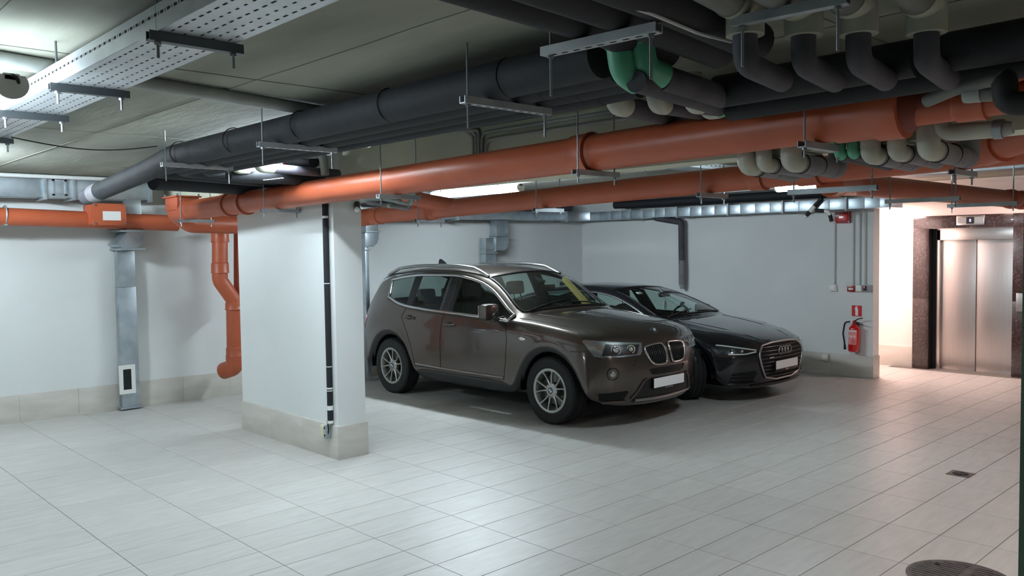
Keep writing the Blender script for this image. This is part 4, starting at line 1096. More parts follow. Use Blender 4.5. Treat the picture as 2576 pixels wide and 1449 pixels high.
def lerp(a, b, t): return a + (b - a) * t
class CarShell:
    """Half cage (y >= 0) of a car: front face, side, top and rear patches -> subdivided, mirrored skin."""
    def __init__(s, F, S, B, kinds, creases):
        s.V = []; s.q = []; s.k = []; s.idx = {}
        nS = len(S)
        W = [('F', i) for i in range(len(F))] + [('S', i) for i in range(nS)] + [('B', i) for i in reversed(range(len(B)))]
        def vid(key, co):
            if key not in s.idx:
                s.idx[key] = len(s.V); s.V.append(Vector(co))
            return s.idx[key]
        P = {}
        for i, c in enumerate(F):
            for j in range(6): P[('F', i, j)] = c[j]
        for i, c in enumerate(B):
            for j in range(6): P[('B', i, j)] = c[j]
        for i, c in enumerate(S):
            for j in range(10): P[('S', i, j)] = c[j]
        def g(k): return vid(k, P[k])
        for a, b in zip(W[:-1], W[1:]):
            for j in range(5):
                s.q.append((g((*a, j)), g((*b, j)), g((*b, j + 1)), g((*a, j + 1))))
                s.k.append(kinds('side', a, b, j))
        def top(c, j):                      # top patch column: 'front', side index, 'rear'
            if c == -1: return ('F', 9 - j, 5)
            if c == nS: return ('B', 9 - j, 5)
            return ('S', c, j)
        for c in range(-1, nS):
            for j in range(5, 9):
                s.q.append((g(top(c, j)), g(top(c + 1, j)), g(top(c + 1, j + 1)), g(top(c, j + 1))))
                s.k.append(kinds('top', c, c + 1, j))
        s.cre = {}
        for (fam, j, c0, c1, v) in creases:
            for c in range(c0, c1):
                s.cre[(s.idx.get(('S', c, j)), s.idx.get(('S', c + 1, j)))] = v
    def skin(s, levels=2):
        names = sorted(set(s.k))
        bm = bmesh.new()
        n = len(s.V)
        vs = [bm.verts.new(v) for v in s.V] + [bm.verts.new((v.x, -v.y, v.z)) for v in s.V]
        cl = bm.edges.layers.float.new('crease_edge')
        for q, k in zip(s.q, s.k):
            for off, order in ((0, 1), (n, -1)):
                try: f = bm.faces.new([vs[i + off] for i in (q if order == 1 else reversed(q))])
                except ValueError: continue
                f.material_index = names.index(k)
        bm.edges.ensure_lookup_table()
        for (a, b), v in s.cre.items():
            if a is None or b is None: continue
            for off in (0, n):
                e = bm.edges.get((vs[a + off], vs[b + off]))
                if e: e[cl] = v
        bmesh.ops.remove_doubles(bm, verts=bm.verts, dist=1e-4)
        bmesh.ops.recalc_face_normals(bm, faces=bm.faces)
        me = bpy.data.meshes.new('cage'); bm.to_mesh(me); bm.free()
        for k in names: me.materials.append(MATS['dash'])
        o = bpy.data.objects.new('cage', me); COL.objects.link(o)
        md = o.modifiers.new('s', 'SUBSURF'); md.levels = levels; md.render_levels = levels
        dg = bpy.context.evaluated_depsgraph_get(); dg.update()
        ev = bpy.data.meshes.new_from_object(o.evaluated_get(dg))
        bpy.data.objects.remove(o)
        s.names = names
        s.mv = [v.co.copy() for v in ev.vertices]
        s.mf = [(tuple(p.vertices), names[p.material_index]) for p in ev.polygons]
        # outward normals: the roof must face up
        zt = max(range(len(s.mf)), key=lambda i: sum(s.mv[v].z for v in s.mf[i][0]))
        f = s.mf[zt][0]
        nn = (s.mv[f[1]] - s.mv[f[0]]).cross(s.mv[f[2]] - s.mv[f[0]])
        if nn.z < 0: s.mf = [(tuple(reversed(f)), k) for f, k in s.mf]
        s.bvh = BVHTree.FromPolygons(s.mv, [f for f, k in s.mf])
        return s
    def part(s, kinds, name, m, parent, inner=None, thick=0.018, label=None, sel=None):
        use = {}; fs = []; vs = []
        for f, k in s.mf:
            if k not in kinds: continue
            if sel and not sel(sum((s.mv[i] for i in f), Vector()) / len(f)): continue
            q = []
            for i in f:
                if i not in use: use[i] = len(vs); vs.append(s.mv[i])
                q.append(use[i])
            fs.append(tuple(q))
        me = bpy.data.meshes.new(name); me.from_pydata(vs, [], fs)
        me.polygons.foreach_set('use_smooth', [True] * len(fs))
        me.materials.append(MATS[m])
        o = bpy.data.objects.new(name, me); COL.objects.link(o); o.parent = parent
        if inner:
            me.materials.append(MATS[inner])
            md = o.modifiers.new('thick', 'SOLIDIFY'); md.thickness = thick; md.offset = -1; md.material_offset = 1; md.material_offset_rim = 0
        if label: o['label'] = label
        return o
    def loops(s, kinds):
        """Boundary chains of the faces of these kinds (centre points in order)."""
        cnt = {}
        for f, k in s.mf:
            if k in kinds:
                for a, b in zip(f, f[1:] + f[:1]): cnt[frozenset((a, b))] = cnt.get(frozenset((a, b)), 0) + 1
        adj = {}
        for e, c in cnt.items():
            if c == 1:
                a, b = tuple(e); adj.setdefault(a, []).append(b); adj.setdefault(b, []).append(a)
        out = []; seen = set()
        for st in adj:
            if st in seen: continue
            ch = [st]; seen.add(st); cur = st
            while True:
                nx = [v for v in adj[cur] if v not in seen]
                if not nx: break
                cur = nx[0]; seen.add(cur); ch.append(cur)
            out.append([s.mv[i] for i in ch])
        return out
    def hit(s, o, d):
        r = s.bvh.ray_cast(Vector(o), Vector(d).normalized())
        return r[0], r[1]
    def side(s, x, z, sg=-1, off=0.0):
        p, n = s.hit((x, sg * 2.0, z), (0, -sg, 0))
        return None if p is None else p + Vector((0, sg * off, 0))
    def front(s, y, z, off=0.0):
        p, n = s.hit((4, y, z), (-1, 0, 0))
        return None if p is None else p + Vector((off, 0, 0))
    def top(s, x, y, off=0.0):
        p, n = s.hit((x, y, 4), (0, 0, -1))
        return None if p is None else p + Vector((0, 0, off))
    def patch(s, name, outline, D, U, m, parent, off=0.004, thick=0.0, res=0.03, label=None, smooth=True, Vv=(0, 0, 1)):
        """Skin patch: the 2D outline in (U, V) is projected along -D onto the body and lifted by off."""
        D = Vector(D).normalized(); U = Vector(U).normalized(); Vv = Vector(Vv)
        from mathutils import Vector as V2
        pts = [Vector((a, b)) for a, b in outline]
        dense = []
        for a, b in zip(pts, pts[1:] + pts[:1]):
            n = max(1, int((b - a).length / res))
            dense += [a.lerp(b, k / n) for k in range(n)]
        n0 = len(dense)
        lo = [min(p[i] for p in dense) for i in (0, 1)]; hi = [max(p[i] for p in dense) for i in (0, 1)]
        def inside(p):
            c = False
            for a, b in zip(dense, dense[1:] + dense[:1]):
                if (a.y > p.y) != (b.y > p.y) and p.x < (b.x - a.x) * (p.y - a.y) / (b.y - a.y) + a.x: c = not c
            return c
        inner = []
        gx = lo[0] + res / 2
        while gx < hi[0]:
            gy = lo[1] + res / 2
            while gy < hi[1]:
                p = Vector((gx, gy))
                if inside(p) and min((p - q).length for q in dense) > res * .45: inner.append(p)
                gy += res
            gx += res
        r = delaunay_2d_cdt(dense + inner, [(i, (i + 1) % n0) for i in range(n0)], [list(range(n0))], 1, 1e-5)
        vs = []
        last = None
        for p in r[0]:
            o = U * p.x + Vv * p.y
            o = o - D * o.dot(D)
            h, nn = s.hit(o + D * 4, -D)
            if h is None:
                h = (last if last is not None else o); h = o + D * h.dot(D)
            last = h
            vs.append(h + D * off)
        fs = [tuple(f) for f in r[2]]
        nv = len(vs); nb = [i for i in range(nv)]
        # rim wall back to the body, so that the patch has thickness
        edge = {}
        for f in fs:
            for a, b in zip(f, f[1:] + f[:1]): edge[(a, b)] = 1
        rim = [(a, b) for (a, b) in edge if (b, a) not in edge]
        back = {}
        for a, b in rim:
            for i in (a, b):
                if i not in back: back[i] = len(vs); vs.append(vs[i] - D * (off + .012 + thick))
        fs += [(b, a, back[a], back[b]) for a, b in rim]
        return finish(name, vs, fs, m, parent, sharp=.7, label=label, weld=False)
    def line(s, pts, sg=-1, off=0.0):
        out = []
        for (a, b) in zip(pts[:-1], pts[1:]):
            n = max(1, int(math.dist(a, b) / .04))
            for k in range(n): out.append((lerp(a[0], b[0], k / n), lerp(a[1], b[1], k / n)))
        out.append(pts[-1])
        r = [s.side(x, z, sg, off) for x, z in out]
        return [p for p in r if p is not None]

def wheel(car, x, y, r, w, side, steer, rim_r, style, label=None):
    """Tyre with rim, spokes, cap and brake as its sub-parts; outer face towards side (+1 left, -1 right)."""
    hw = w / 2
    prof = [(-hw * .82, rim_r), (-hw * .98, rim_r + .02), (-hw, (r + rim_r) / 2), (-hw * .93, r - .022), (-hw * .78, r - .004), (-hw * .5, r), (-hw * .48, r - .008), (-hw * .42, r - .008), (-hw * .40, r), (-hw * .05, r), (-hw * .03, r - .008),
            (hw * .03, r - .008), (hw * .05, r), (hw * .40, r), (hw * .42, r - .008), (hw * .48, r - .008), (hw * .5, r), (hw * .78, r - .004), (hw * .93, r - .022), (hw, (r + rim_r) / 2), (hw * .98, rim_r + .02), (hw * .82, rim_r)]
    t = MB().lathe((0, 0, 0), (0, 1, 0), prof, 56, caps=False).build('tyre', 'tyre', car, sharp=.5)
    t.location = (x, y, r); t.rotation_euler = (0, 0, (0 if side > 0 else math.pi) + steer)
    # shoulder tread blocks
    mb = MB(); n = 64
    for k in range(n):
        for sy in (-1, 1):
            M = Matrix.Rotation(2 * math.pi * (k + .25 * (sy > 0)) / n, 4, 'Y')
            b = MB(M); b.add([(-.010, sy * hw * .52, r - .006), (.010, sy * hw * .52, r - .006), (.010, sy * hw * .9, r - .014), (-.010, sy * hw * .9, r - .014),
                              (-.010, sy * hw * .52, r + .0045), (.010, sy * hw * .52, r + .0045), (.010, sy * hw * .80, r + .001), (-.010, sy * hw * .80, r + .001)],
                             [(0, 1, 2, 3), (4, 5, 6, 7), (0, 1, 5, 4), (1, 2, 6, 5), (2, 3, 7, 6), (3, 0, 4, 7)])
            mb.v += []; o = len(mb.v); mb.v += b.v; mb.f += [tuple(i + o for i in q) for q in b.f]
    tag(mb.build('tread_blocks', 'tyre', t), kind='stuff')
    R = rim_r
    MB().lathe((0, 0, 0), (0, 1, 0), [(-hw * .8, R), (-hw * .8, R - .02), (-hw * .3, R - .045), (hw * .35, R - .045), (hw * .72, R - .030), (hw * .90, R - .022), (hw * .95, R - .006), (hw * .93, R + .006), (hw * .80, R + .004)], 48, caps=False).build('rim', 'alloy', t, sharp=.5)
    MB().lathe((0, -.03, 0), (0, 1, 0), [(0, .02), (0, R * .74), (.022, R * .74), (.022, R * .35), (.05, R * .34), (.05, .02)], 40).build('brake_disc', 'brake', t)
    MB().box(R * .45, R * .80, -.05, .03, -.10, .10).build('caliper', 'alloy_dark', t, bevel=.015)
    MB().lathe((0, -hw * .5, 0), (0, 1, 0), [(0, 0), (0, R - .03), (.004, R - .03), (.004, 0)], 32).build('back_plate', 'dark_hole', t)
    yo = hw * .80
    MB().lathe((0, yo - .05, 0), (0, 1, 0), [(0, .085), (.035, .080), (.048, .062), (.05, .04)], 28).build('hub', 'alloy', t)
    for k in range(5):
        for sg in (-1, 1):
            a0 = math.radians(72 * k + 10) + sg * .20; a1 = math.radians(72 * k + 10) + sg * (.315 if style == 'v' else .24)
            rs = [(.055, a0, yo - .006, .0135), (.11, lerp(a0, a1, .25), yo - .004, .0095), (.16, lerp(a0, a1, .6), yo + .002, .0080), (R - .018, a1, hw * .90, .0095)]
            vs = []; fs = []
            for (rr, a, yy, hwid) in rs:
                cx, cz = math.sin(a), math.cos(a); tx, tz = cz, -cx
                for (o, dy) in ((-1, -.030), (-1, -.004), (-.5, 0), (.5, 0), (1, -.004), (1, -.030)):
                    vs.append((cx * rr + tx * o * hwid, yy + dy, cz * rr + tz * o * hwid))
            for i in range(3):
                for j in range(6):
                    j2 = (j + 1) % 6
                    fs.append((i * 6 + j, (i + 1) * 6 + j, (i + 1) * 6 + j2, i * 6 + j2))
            fs.append(tuple(range(6))); fs.append(tuple(reversed(range(18, 24))))
            MB().add(vs, fs).build('spoke', 'alloy', t, sharp=.5)
        a = math.radians(72 * k + 46)
        MB().cyl((math.sin(a) * .052, yo - .02, math.cos(a) * .052), (math.sin(a) * .052, yo - .004, math.cos(a) * .052), .009, 6).build('wheel_bolt', 'alloy_dark', t)
    MB().cyl((0, yo - .01, 0), (0, yo + .002, 0), .034, 24).build('hub_cap', 'black_plastic', t)
    for k in range(4):
        pts = [(0, 0)] + [(.021 * math.cos(a), .021 * math.sin(a)) for a in [math.radians(90 * k + 15 * j) for j in range(7)]]
        MB().prism([(a, b) for a, b in pts], (0, yo + .0022, 0), (1, 0, 0), (0, 0, 1), (0, 1, 0), .0006).build('emblem', 'roundel_blue' if k % 2 else 'sign_white', t)
    MB().torus((0, yo + .0022, 0), (0, 1, 0), .0225, .0015, 24, 5).build('emblem_ring', 'chrome', t)
    return t

def seat(car, x, y, zc, hgt, m, w=.50, head=True):
    def rb(name, c, sx, sy, sz, par, tilt=0.0, bev=.05):
        M = Matrix.Translation(c) @ Matrix.Rotation(tilt, 4, 'Y')
        b = MB(M); b.cbox((0, 0, 0), sx, sy, sz)
        return b.build(name, m, par, bevel=bev)
    s = rb('seat', (x, y, zc), .50, w, .16, car)
    rb('backrest', (x - .30, y, zc + hgt * .5), .13, w * .96, hgt, s, -.22)
    if head:
        rb('headrest', (x - .30 - .11 - hgt * .10, y, zc + hgt + .145), .09, .26, .17, s, -.15, .035)
        for dy in (-.06, .06): MB().cyl((x - .37 - hgt * .06, y + dy, zc + hgt - .02), (x - .40 - hgt * .08, y + dy, zc + hgt + .08), .007, 8).build('headrest_post', 'chrome', s)
    return s
def ring_tube(pts, r, name, m, parent, close=True, n=8):
    P = [Vector(p) for p in pts]
    if close: P = P + [P[0]]
    return MB().tube(P, r, n).build(name, m, parent, sharp=1.2)
def smooth_closed(pts, it=2):
    P = [Vector(p) for p in pts]
    for _ in range(it):
        Q = []
        for a, b in zip(P, P[1:] + P[:1]): Q += [a.lerp(b, .25), a.lerp(b, .75)]
        P = Q
    return P
def arch_pts(cx, cz, R, degs): return [(cx + R * math.cos(math.radians(a)), cz + R * math.sin(math.radians(a))) for a in degs]

def make_S(rows, arch_f, arch_r, archz, R, zlow, band=.065):
    """rows: (xb, xm, [z3,z4,z5], [(x,y,z) t6..t9], [y0..y5]); arch columns get their low rows on the wheel arch."""
    S = []
    degs = [-6, 44, 90, 136, 186]
    for i, (xb, xm, z35, tops, ys) in enumerate(rows):
        z0, z1, z2 = zlow
        pts = [None] * 10
        if i in arch_f or i in arch_r:
            grp = arch_f if i in arch_f else arch_r
            cx = archz[0] if i in arch_f else archz[1]
            a = math.radians(degs[grp.index(i)])
            for j, rr in enumerate((R, R + band, R + band + .055)):
                x_, z_ = cx + rr * math.cos(a), archz[2] + rr * math.sin(a)
                pts[j] = (x_, ys[j], z_)
            lo = pts[2]
        else:
            for j, z_ in enumerate((z0, z1, z2)): pts[j] = (xb, ys[j], z_)
            lo = pts[2]
        for j in (3, 4):
            f = (j - 2) / 3
            pts[j] = (lerp(lo[0], xm, f), ys[j], z35[j - 3])
        pts[5] = (xm, ys[5], z35[2])
        for j in range(4): pts[6 + j] = tops[j]
        S.append(pts)
    return S

# ------------------------------------------------------------------ brown SUV
def T(x, *yz): return [(x + (yz[k][2] if len(yz[k]) > 2 else 0), yz[k][0], yz[k][1]) for k in range(4)]
dy = [.845, .925, .930, .936, .920, .868]
SUV_ROWS = [
 (1.93, 1.92, [.66, .80, .925], T(1.93, (.70, .955), (.52, .985, .02), (.27, 1.005, .03), (0, 1.012, .035)), [.80, .86, .872, .868, .855, .80]),
 (1.83, 1.78, [.70, .84, .955], T(1.80, (.715, .990), (.525, 1.022), (.27, 1.040), (0, 1.046)), [.86, .925, .922, .914, .897, .836]),
 (1.70, 1.60, [.80, .895, .985], T(1.60, (.72, 1.018), (.53, 1.050), (.27, 1.066), (0, 1.072)), [.885, .94, .936, .926, .905, .847]),
 (1.405, 1.40, [.895, .953, 1.010], T(1.40, (.725, 1.043), (.535, 1.076), (.27, 1.092), (0, 1.098)), [.89, .942, .94, .930, .907, .852]),
 (1.11, 1.18, [.82, .930, 1.030], T(1.20, (.735, 1.066), (.54, 1.098), (.275, 1.114), (0, 1.120)), [.885, .94, .937, .930, .910, .857]),
 (.985, .98, [.76, .925, 1.040], T(1.00, (.755, 1.082), (.56, 1.114), (.28, 1.130), (0, 1.137)), [.86, .93, .932, .932, .913, .862]),
 (.78, .76, [.73, .925, 1.045], [(.80, .815, 1.068), (.835, .755, 1.090), (.94, .39, 1.118), (.975, 0, 1.128)], dy),
 (.45, .50, [.72, .925, 1.055], [(.52, .745, 1.282), (.555, .688, 1.322), (.665, .36, 1.368), (.695, 0, 1.380)], dy),
 (.12, .18, [.72, .927, 1.066], [(.20, .675, 1.458), (.19, .612, 1.518), (.30, .315, 1.572), (.33, 0, 1.586)], dy),
 (-.26, -.27, [.72, .930, 1.082], [(-.30, .650, 1.525), (-.32, .592, 1.592), (-.29, .31, 1.628), (-.28, 0, 1.638)], dy),
 (-.50, -.41, [.72, .932, 1.087], [(-.44, .648, 1.530), (-.45, .590, 1.598), (-.44, .31, 1.636), (-.44, 0, 1.646)], dy),
 (-.78, -.80, [.73, .937, 1.100], [(-.80, .648, 1.528), (-.80, .590, 1.596), (-.80, .31, 1.636), (-.80, 0, 1.646)], dy),
 (-.985, -1.12, [.76, .945, 1.125], [(-1.14, .650, 1.520), (-1.14, .590, 1.595), (-1.14, .31, 1.636), (-1.14, 0, 1.648)], [.86, .93, .932, .934, .918, .864]),
 (-1.11, -1.36, [.84, .975, 1.165], [(-1.42, .655, 1.488), (-1.42, .588, 1.575), (-1.42, .31, 1.620), (-1.42, 0, 1.634)], [.885, .938, .934, .928, .912, .852]),
 (-1.405, -1.500, [.915, 1.03, 1.240], [(-1.66, .668, 1.440), (-1.68, .590, 1.550), (-1.68, .31, 1.600), (-1.68, 0, 1.616)], [.89, .94, .936, .922, .902, .825]),
 (-1.70, -1.78, [.88, 1.01, 1.215], [(-1.90, .680, 1.400), (-1.90, .592, 1.522), (-1.90, .31, 1.578), (-1.90, 0, 1.596)], [.885, .935, .928, .912, .892, .800]),
 (-1.83, -2.00, [.80, .96, 1.130], [(-2.06, .690, 1.330), (-2.10, .590, 1.480), (-2.10, .31, 1.545), (-2.10, 0, 1.565)], [.86, .915, .910, .900, .878, .800]),
 (-2.08, -2.16, [.72, .90, 1.030], [(-2.23, .730, 1.070), (-2.27, .56, 1.085), (-2.30, .28, 1.095), (-2.31, 0, 1.10)], [.80, .87, .875, .87, .855, .80]),
]
AF, AR = [1, 2, 3, 4, 5], [12, 13, 14, 15, 16]
SUV_S = make_S(SUV_ROWS, AF, AR, (1.405, -1.405, .352), .452, (.245, .375, .470), .068)
SUV_S[0] = [(1.95, .80, .30)] + [(1.95, .86, .42), (1.95, .872, .53)] + SUV_S[0][3:]
SUV_S[17] = [(-2.08, .80, .34), (-2.10, .87, .45), (-2.11, .875, .56)] + SUV_S[17][3:]
def tailx(p):
    x, y, z = p
    return (x if x > -1.6 else -1.6 + (x + 1.6) * .86, y, z)
SUV_S[15:] = [[tailx(p) if j > 2 or i == 2 else p for j, p in enumerate(c)] for i, c in enumerate(SUV_S[15:])]
SUV_F = [
 [(2.180, 0, .225), (2.232, 0, .33), (2.250, 0, .50), (2.268, 0, .64), (2.225, 0, .80), (2.115, 0, .945)],
 [(2.172, .21, .225), (2.225, .21, .33), (2.243, .21, .50), (2.260, .21, .64), (2.219, .21, .80), (2.108, .21, .942)],
 [(2.140, .41, .23), (2.196, .41, .335), (2.214, .41, .50), (2.226, .41, .64), (2.186, .41, .795), (2.085, .42, .935)],
 [(2.080, .59, .24), (2.140, .61, .345), (2.158, .61, .50), (2.166, .61, .64), (2.130, .61, .79), (2.045, .60, .925)],
 [(1.990, .74, .26), (2.040, .775, .37), (2.056, .78, .51), (2.060, .78, .65), (2.035, .775, .79), (1.975, .745, .915)],
]
SUV_B = [
 [(-2.30, 0, .33), (-2.38, 0, .45), (-2.39, 0, .58), (-2.39, 0, .74), (-2.37, 0, .90), (-2.34, 0, 1.06)],
 [(-2.29, .22, .33), (-2.375, .22, .45), (-2.385, .22, .58), (-2.385, .22, .74), (-2.365, .22, .90), (-2.335, .22, 1.055)],
 [(-2.27, .44, .33), (-2.35, .44, .45), (-2.36, .44, .58), (-2.365, .44, .74), (-2.345, .44, .90), (-2.315, .44, 1.05)],
 [(-2.22, .62, .33), (-2.30, .64, .45), (-2.31, .64, .58), (-2.32, .64, .74), (-2.30, .63, .90), (-2.27, .62, 1.045)],
 [(-2.14, .75, .335), (-2.22, .785, .45), (-2.23, .79, .57), (-2.24, .785, .73), (-2.23, .775, .90), (-2.21, .75, 1.035)],
]
SUV_B = [[tailx(p) for p in c] for c in SUV_B]
def suv_kinds(fam, a, b, j):
    if fam == 'side':
        if j == 0 and a[0] == 'S' and a[1] >= 1: return 'clad'
        return 'body'
    if fam == 'top':
        if 6 <= a <= 7 and j >= 7: return 'windscreen'
        if j == 5 and 6 <= a <= 8: return 'win_front'
        if j == 5 and a == 9: return 'b_pillar'
        if j == 5 and 10 <= a <= 11: return 'win_rear'
        if j == 5 and 12 <= a <= 13: return 'win_quarter'
        if j >= 7 and a == 16: return 'win_back'
    return 'body'
def build_suv(loc, rotz=0.0):
    car = thing('suv_car', loc, 'brown-grey metallic SUV with silver roof rails parked behind the pier', 'car', local=True)
    car.rotation_euler = (0, 0, rotz)
    cs = CarShell(SUV_F, SUV_S, SUV_B, suv_kinds, [('S', 4, 3, 15, .35), ('S', 5, 0, 15, .55), ('S', 6, 6, 15, .5), ('S', 7, 0, 9, .35), ('S', 1, 0, 17, .6)]).skin(2)
    cs.part({'body'}, 'body', 'bronze_paint', car, inner='headliner')
    cs.part({'clad'}, 'lower_cladding', 'car_cladding', car, inner='black_plastic', label='dark grey plastic wheel-arch and sill cladding')
    cs.part({'windscreen'}, 'windscreen', 'car_glass', car)
    cs.part({'win_back'}, 'rear_window', 'dark_glass', car)
    cs.part({'b_pillar'}, 'b_pillar_cover', 'car_trim', car, inner='dash', sel=lambda c: c.y > 0)
    cs.part({'b_pillar'}, 'b_pillar_cover', 'car_trim', car, inner='dash', sel=lambda c: c.y < 0)
    for sg in (1, -1):
        for kd in ('win_front', 'win_rear', 'win_quarter'):
            cs.part({kd}, 'side_window', 'car_glass', car, sel=lambda c: c.y * sg > 0)
    for lp in cs.loops({'win_front', 'win_rear', 'win_quarter', 'b_pillar'}):
        if len(lp) < 20: continue
        cy = 1 if sum(p.y for p in lp) > 0 else -1
        ring_tube([p + Vector((0, cy * .006, 0)) for p in lp], .0185, 'window_trim', 'chrome', car)
    for lp in cs.loops({'windscreen'}):
        if len(lp) >= 20: ring_tube(lp, .011, 'windscreen_seal', 'black_plastic', car)
    # dividers inside the side glazing
    for sg in (1, -1):
        for (x0, z0, x1, z1) in ((-.285, 1.10, -.31, 1.525),):
            pts = [cs.side(lerp(x0, x1, k / 6), lerp(z0, z1, k / 6), sg, -.004) for k in range(7)]
            MB().tube([p for p in pts if p], .013, 8).build('window_divider', 'car_trim', car)
    for sg in (1, -1):
        cs.patch('c_pillar_cover', [(-1.00, 1.12), (-1.03, 1.515), (-1.17, 1.505), (-1.12, 1.14)], (0, sg, 0), (1, 0, 0), 'car_trim', car, off=.003)
    # underside and inner wells
    MB().box(-2.1, 1.86, -.60, .60, .22, .32).build('floor_pan', 'black_plastic', car)
    for cx in (1.405, -1.405):
        for sg in (-1, 1):
            pr = arch_pts(cx, .352, .435, range(-6, 190, 12))
            vs = [(x, sg * .90, z) for x, z in pr] + [(x, sg * .58, z) for x, z in pr]
            n = len(pr)
            fs = [(i, i + 1, i + 1 + n, i + n) for i in range(n - 1)] + [tuple(range(n, 2 * n))]
            MB().add(vs, fs).build('wheel_well', 'black_plastic', car)
    MB().box(-.95, .9, -.72, .72, .30, .36).build('cabin_floor', 'dash', car)
    # cabin
    for sg in (1, -1): seat(car, .05, sg * .37, .62, .56, 'seat_dark')
    sb = seat(car, -.85, 0, .62, .50, 'seat_dark', w=1.30, head=False)
    for yy in (-.40, .40, 0):
        M = Matrix.Translation((-1.29, yy, 1.24)) @ Matrix.Rotation(-.15, 4, 'Y')
        MB(M).cbox((0, 0, 0), .08, .26, .16).build('headrest', 'seat_dark', sb, bevel=.035)
    MB().prism([(.54, .62), (.94, .62), (.96, 1.00), (.88, 1.06), (.54, 1.03), (.48, .95)], (0, -.76, 0), (1, 0, 0), (0, 0, 1), (0, 1, 0), 1.52).build('dashboard', 'dash', car, bevel=.02)
    M = Matrix.Translation((.42, .37, .99)) @ Matrix.Rotation(math.radians(-66), 4, 'Y')
    sw = MB(M).torus((0, 0, 0), (0, 0, 1), .18, .014, 28, 8).build('steering_wheel', 'car_trim', car)
    MB(M).cbox((0, 0, -.01), .12, .32, .03).build('wheel_boss', 'car_trim', sw, bevel=.01)
    MB().box(-.3, .6, -.10, .10, .36, .72).build('centre_console', 'dash', car, bevel=.03)
    for sg in (1, -1):
        MB().box(-.95, .80, sg * .80, sg * .76, .40, 1.02).build('door_lining', 'dash', car, bevel=.01)
    MB().box(.52, .55, -.11, .11, 1.33, 1.40).build('rear_view_mirror', 'car_trim', car, bevel=.015)
    MB().prism([(0, 0), (.22, .02), (.20, .10), (.02, .12)], (.50, -.12, 1.42), (-.45, 0, .22), (0, 1, 0), (0, 0, 1), .02).build('mirror_housing', 'car_trim', car)
    MB().prism([(.74, 1.075), (.66, 1.075), (.28, 1.43), (.31, 1.47)], (0, .745, 0), (1, 0, 0), (0, -.12, 1), (0, -1, 0), .07).build('tan_panel', 'tan_colour', car, label='tan inner pillar trim')  # flat tan panel slanting along the inside of the far front pillar
    # panel gaps
    for sg in (1, -1):
        for pts in ([(.74, 1.02), (.79, .85), (.77, .60), (.74, .40)], [(-.345, 1.07), (-.36, .80), (-.36, .40)], [(-1.10, 1.10), (-1.16, 1.0), (-1.02, .80), (-.92, .60), (-.86, .41)],
                    [(-.345, .40), (.74, .40)], [(-.86, .41), (-.345, .40)], [(1.72, .79), (1.90, .795)]):
            l = cs.line(pts, sg, .0004)
            if len(l) > 1: MB().tube(l, .0030, 6).build('panel_gap', 'dark_hole', car)
        # sill chrome strip
        l = cs.line([(.74, .425), (-.36, .425), (-.84, .435)], sg, .006)
        MB().tube(l, .0095, 8).build('sill_strip', 'satin_metal', car)
        # handles
        for hx in (-.20, -1.00):
            z = .950 if hx > -.8 else .995
            c = cs.side(hx, z, sg, 0)
            hd = MB().tube([c + Vector((.10, sg * .002, 0)), c + Vector((.08, sg * .028, 0)), c + Vector((0, sg * .034, .002)), c + Vector((-.08, sg * .028, 0)), c + Vector((-.10, sg * .002, 0))], .013, 10).build('door_handle', 'bronze_paint', car)
            M = Matrix.Translation(c) @ Matrix.Diagonal((1, .25, .45, 1))
            MB(M).ball((0, 0, 0), .07, 16).build('handle_recess', 'black_plastic', hd)
        # side repeater on the wing and mirror
        c = cs.side(1.02, .87, sg, .004)
        MB().prism([(-.055, .008), (.0, .018), (.06, .004), (.045, -.016), (-.02, -.020)], c - Vector((0, sg * .006, 0)), (1, 0, 0), (0, 0, 1), (0, sg, 0), .010).build('side_repeater', 'chrome', car, bevel=.003)
        mc = Vector((.60, -1.010, 1.150)) if sg < 0 else Vector((.22, .905, 1.150))
        fold = .12 if sg < 0 else -1.35
        mir = MB(Matrix.Translation(mc) @ Matrix.Rotation(fold, 4, 'Z')).cbox((0, 0, 0), .13, .235, .165).build('door_mirror', 'bronze_paint', car, bevel=.045)
        MB(Matrix.Translation(mc) @ Matrix.Rotation(fold, 4, 'Z')).cbox((-.064, 0, 0), .012, .20, .13).build('mirror_glass', 'chrome', mir, bevel=.02)
        MB(Matrix.Translation(mc) @ Matrix.Rotation(fold, 4, 'Z')).cbox((-.01, -sg * .01, -.078), .10, .20, .03).build('mirror_base', 'car_trim', mir, bevel=.012)
        MB().tube([mc + Vector((0, -sg * .06, -.085)), mc + Vector((.02, -sg * .14, -.095)), Vector((.66, sg * .835, 1.068))], .024, 10).build('mirror_arm', 'car_trim', mir)
        tri = [(.77, 1.078), (.60, 1.085), (.66, 1.215)]
        # roof rails
        pts = []
        for k in range(25):
            x = lerp(.16, -1.86, k / 24)
            y = sg * lerp(.602, .585, k / 24)
            p = cs.top(x, y)
            lift = .050 * min(1, min(k, 24 - k) / 3.0)
            pts.append(p + Vector((0, 0, .008 + lift)))
        MB().tube(pts, .021, 10).build('roof_rail', 'satin_metal', car)
        # rear lamp (wraps round the corner)
        cs.patch('rear_lamp', [(-.02, .80), (.02, .98), (.14, 1.015), (.22, .95), (.20, .82)], (-.62, sg * .78, 0), (.78 , sg * .62, 0), 'tail_red', car, off=.006) if False else None
        D = Vector((-.62, sg * .78, 0)); U = Vector((-.78, -sg * .62, 0))
        # coordinates along U of a point (x, y): -.78 x - .62 |y|
        def uu(x, y): return -.78 * tailx((x, 0, 0))[0] - .62 * y
        rl = cs.patch('rear_lamp', [(uu(-2.06, .87), .93), (uu(-2.07, .87), .985), (uu(-2.28, .70), 1.01), (uu(-2.30, .68), .78), (uu(-2.20, .80), .76)], D, U, 'tail_red', car, off=.006)
